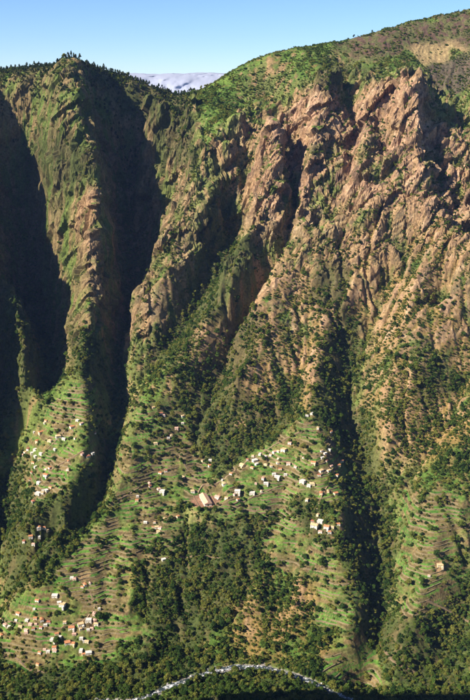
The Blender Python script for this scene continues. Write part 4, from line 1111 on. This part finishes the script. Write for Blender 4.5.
def row_labels(idx, zf, PX_, PY_, what, per=9):
    """unique labels: place in the row, row in the zone, counted in the photograph"""
    zs = {}; lab = {}
    for k in idx: zs.setdefault(zf(PX_[k], PY_[k]), []).append(k)
    for z_, ks in zs.items():
        ks.sort(key=lambda k: PY_[k]); nr = max(1, math.ceil(len(ks) / per)); p_ = math.ceil(len(ks) / nr)
        for r_ in range(nr):
            for q, k in enumerate(sorted(ks[r_ * p_:(r_ + 1) * p_], key=lambda k: PX_[k])):
                lab[k] = '%s, %s from left%s, %s' % (what, ordinal(q), '' if nr == 1 else ' in ' + ordinal(r_) + ' row', z_)
    return lab
bi = choose(TX, TY, TZ, TS, 8, 300, 24, zone_of, TPX, TPY); ni = choose(NX_, NY_, NZ_, NS, 10, 240, 80, pz, NPX, NPY); si = choose(SX, SY, SZ_, SS, 2, 300, 24, zone_of, SPX, SPY)
bl = row_labels(bi, zone_of, TPX, TPY, 'large rounded tree'); nl = row_labels(ni, pz, NPX, NPY, 'dark bushy tree'); sl_ = row_labels(si, zone_of, SPX, SPY, 'large low round shrub')
place('broadleaf_tree', BROAD, TX, TY, TZ, TS, bi, lambda k: bl[k], 'tree', lambda k: 'trees of the ' + zone_of(TPX[k], TPY[k]), ('crown', 'trunk'))
place('crest_tree', PINE, NX_, NY_, NZ_, NS, ni, lambda k: nl[k], 'tree', lambda k: 'dark trees on the ' + pz(NPX[k]), ('crown', 'trunk'))
place('shrub', SHRUB, SX, SY, SZ_, SS, si, lambda k: sl_[k], 'shrub', lambda k: 'shrubs on the ' + zone_of(SPX[k], SPY[k]), ('foliage', 'stem'))
def protos_of(kind, partn, meshes):
    out = []
    for m_ in meshes:
        out.append(next(o for o in bpy.data.objects if o.type == 'MESH' and o.data == m_))
    return out
def rest_idx(n_, used):
    m_ = np.ones(n_, bool); m_[used] = False; return m_
k_ = rest_idx(len(TX), bi); scatter('woodland', protos_of('t', 'crown', [c for c, _ in BROAD]), TX[k_], TY[k_], TZ[k_], TS[k_], 'dense green woodland covering gullies and lower slopes of the valley', 'woodland')
k_ = rest_idx(len(NX_), ni)
if k_.sum() > 5: scatter('crest_wood', protos_of('t', 'crown', [c for c, _ in PINE]), NX_[k_], NY_[k_], NZ_[k_], NS[k_], 'dark wood lining the left hand crest', 'woodland')
k_ = rest_idx(len(SX), si); scatter('scrub', protos_of('t', 'foliage', [c for c, _ in SHRUB]), SX[k_], SY[k_], SZ_[k_], SS[k_], 'low green scrub dotted over cliffs and hillsides', 'scrub')
print('EXT', XX.min(), XX.max(), YY.min(), YY.max(), FULL.min(), FULL.max())
print('COUNTS trees', len(TX), 'pines', len(NX_), 'scrub', len(SX), 'houses', len(hl), 'walls', len(wall_lines))

# ------------------------------------------------------------------ far cloud bank behind the gap
import bmesh
M_CLOUD, nt, b = new_mat('cloud', 1.0); b.inputs['Base Color'].default_value = (0.34, 0.37, 0.46, 1); b.inputs['Specular IOR Level'].default_value = 0.0
cxx, cvv = np.meshgrid(np.linspace(-9000, 5000, 420), np.linspace(0, 1, 70))
bumps = fbm(cxx / 900, cvv * 5, 5, 1001, 0.55)
ctop = CZ + 55 + 30 * noise(cxx / 1700, 0 * cxx, 1003) + 14 * noise(cxx / 420, 0 * cxx, 1004)
arc = np.sin(np.clip(cvv, 0, 1) * math.pi) ** 0.45                 # a long low bank: rises, rounds over, falls away behind
me = grid_mesh('cloud_bank', np.stack([cxx, 25500 + 5200 * cvv + 260 * bumps, (ctop + 700) * arc - 700 + 26 * bumps * arc], -1).reshape(-1, 3), *cxx.shape); me.materials.append(M_CLOUD)
link('cloud_bank', me, kind='structure')
m_ = MB(); m_.poly([(-100000,YY.max()+100,-538),(100000,YY.max()+100,-538),(100000,110000,-538),(-100000,110000,-538)], [(0,1,2,3)])
M_SEA, nt, b = new_mat('sea', 0.25); b.inputs['Base Color'].default_value = (0.03, 0.07, 0.12, 1)
link('sea', m_.mesh('sea', M_SEA), kind='structure')

# ------------------------------------------------------------------ thin blue air between the rim and the far wall
m_ = MB(); m_.box(-XX.max() - 60, XX.max() + 60, YY.min() - 60, YY.max() + 60, FULL.min() - 2, max(FULL.max(), CZ) + 30)
M_AIR = bpy.data.materials.new('air'); M_AIR.use_nodes = True; nt = M_AIR.node_tree; nt.nodes.clear()
pv = N(nt, 'ShaderNodeVolumePrincipled'); pv.inputs['Color'].default_value = (0.32, 0.50, 1.0, 1); pv.inputs['Density'].default_value = 0.000017
vo = N(nt, 'ShaderNodeOutputMaterial'); nt.links.new(pv.outputs[0], vo.inputs['Volume'])
link('haze', m_.mesh('haze', M_AIR), kind='stuff', label='thin blue air filling the valley', category='haze')
# ------------------------------------------------------------------ to metres
for o in bpy.data.objects:
    if o.parent is None and o.type in ('MESH', 'EMPTY'):
        o.location = o.location * G; o.scale = o.scale * G
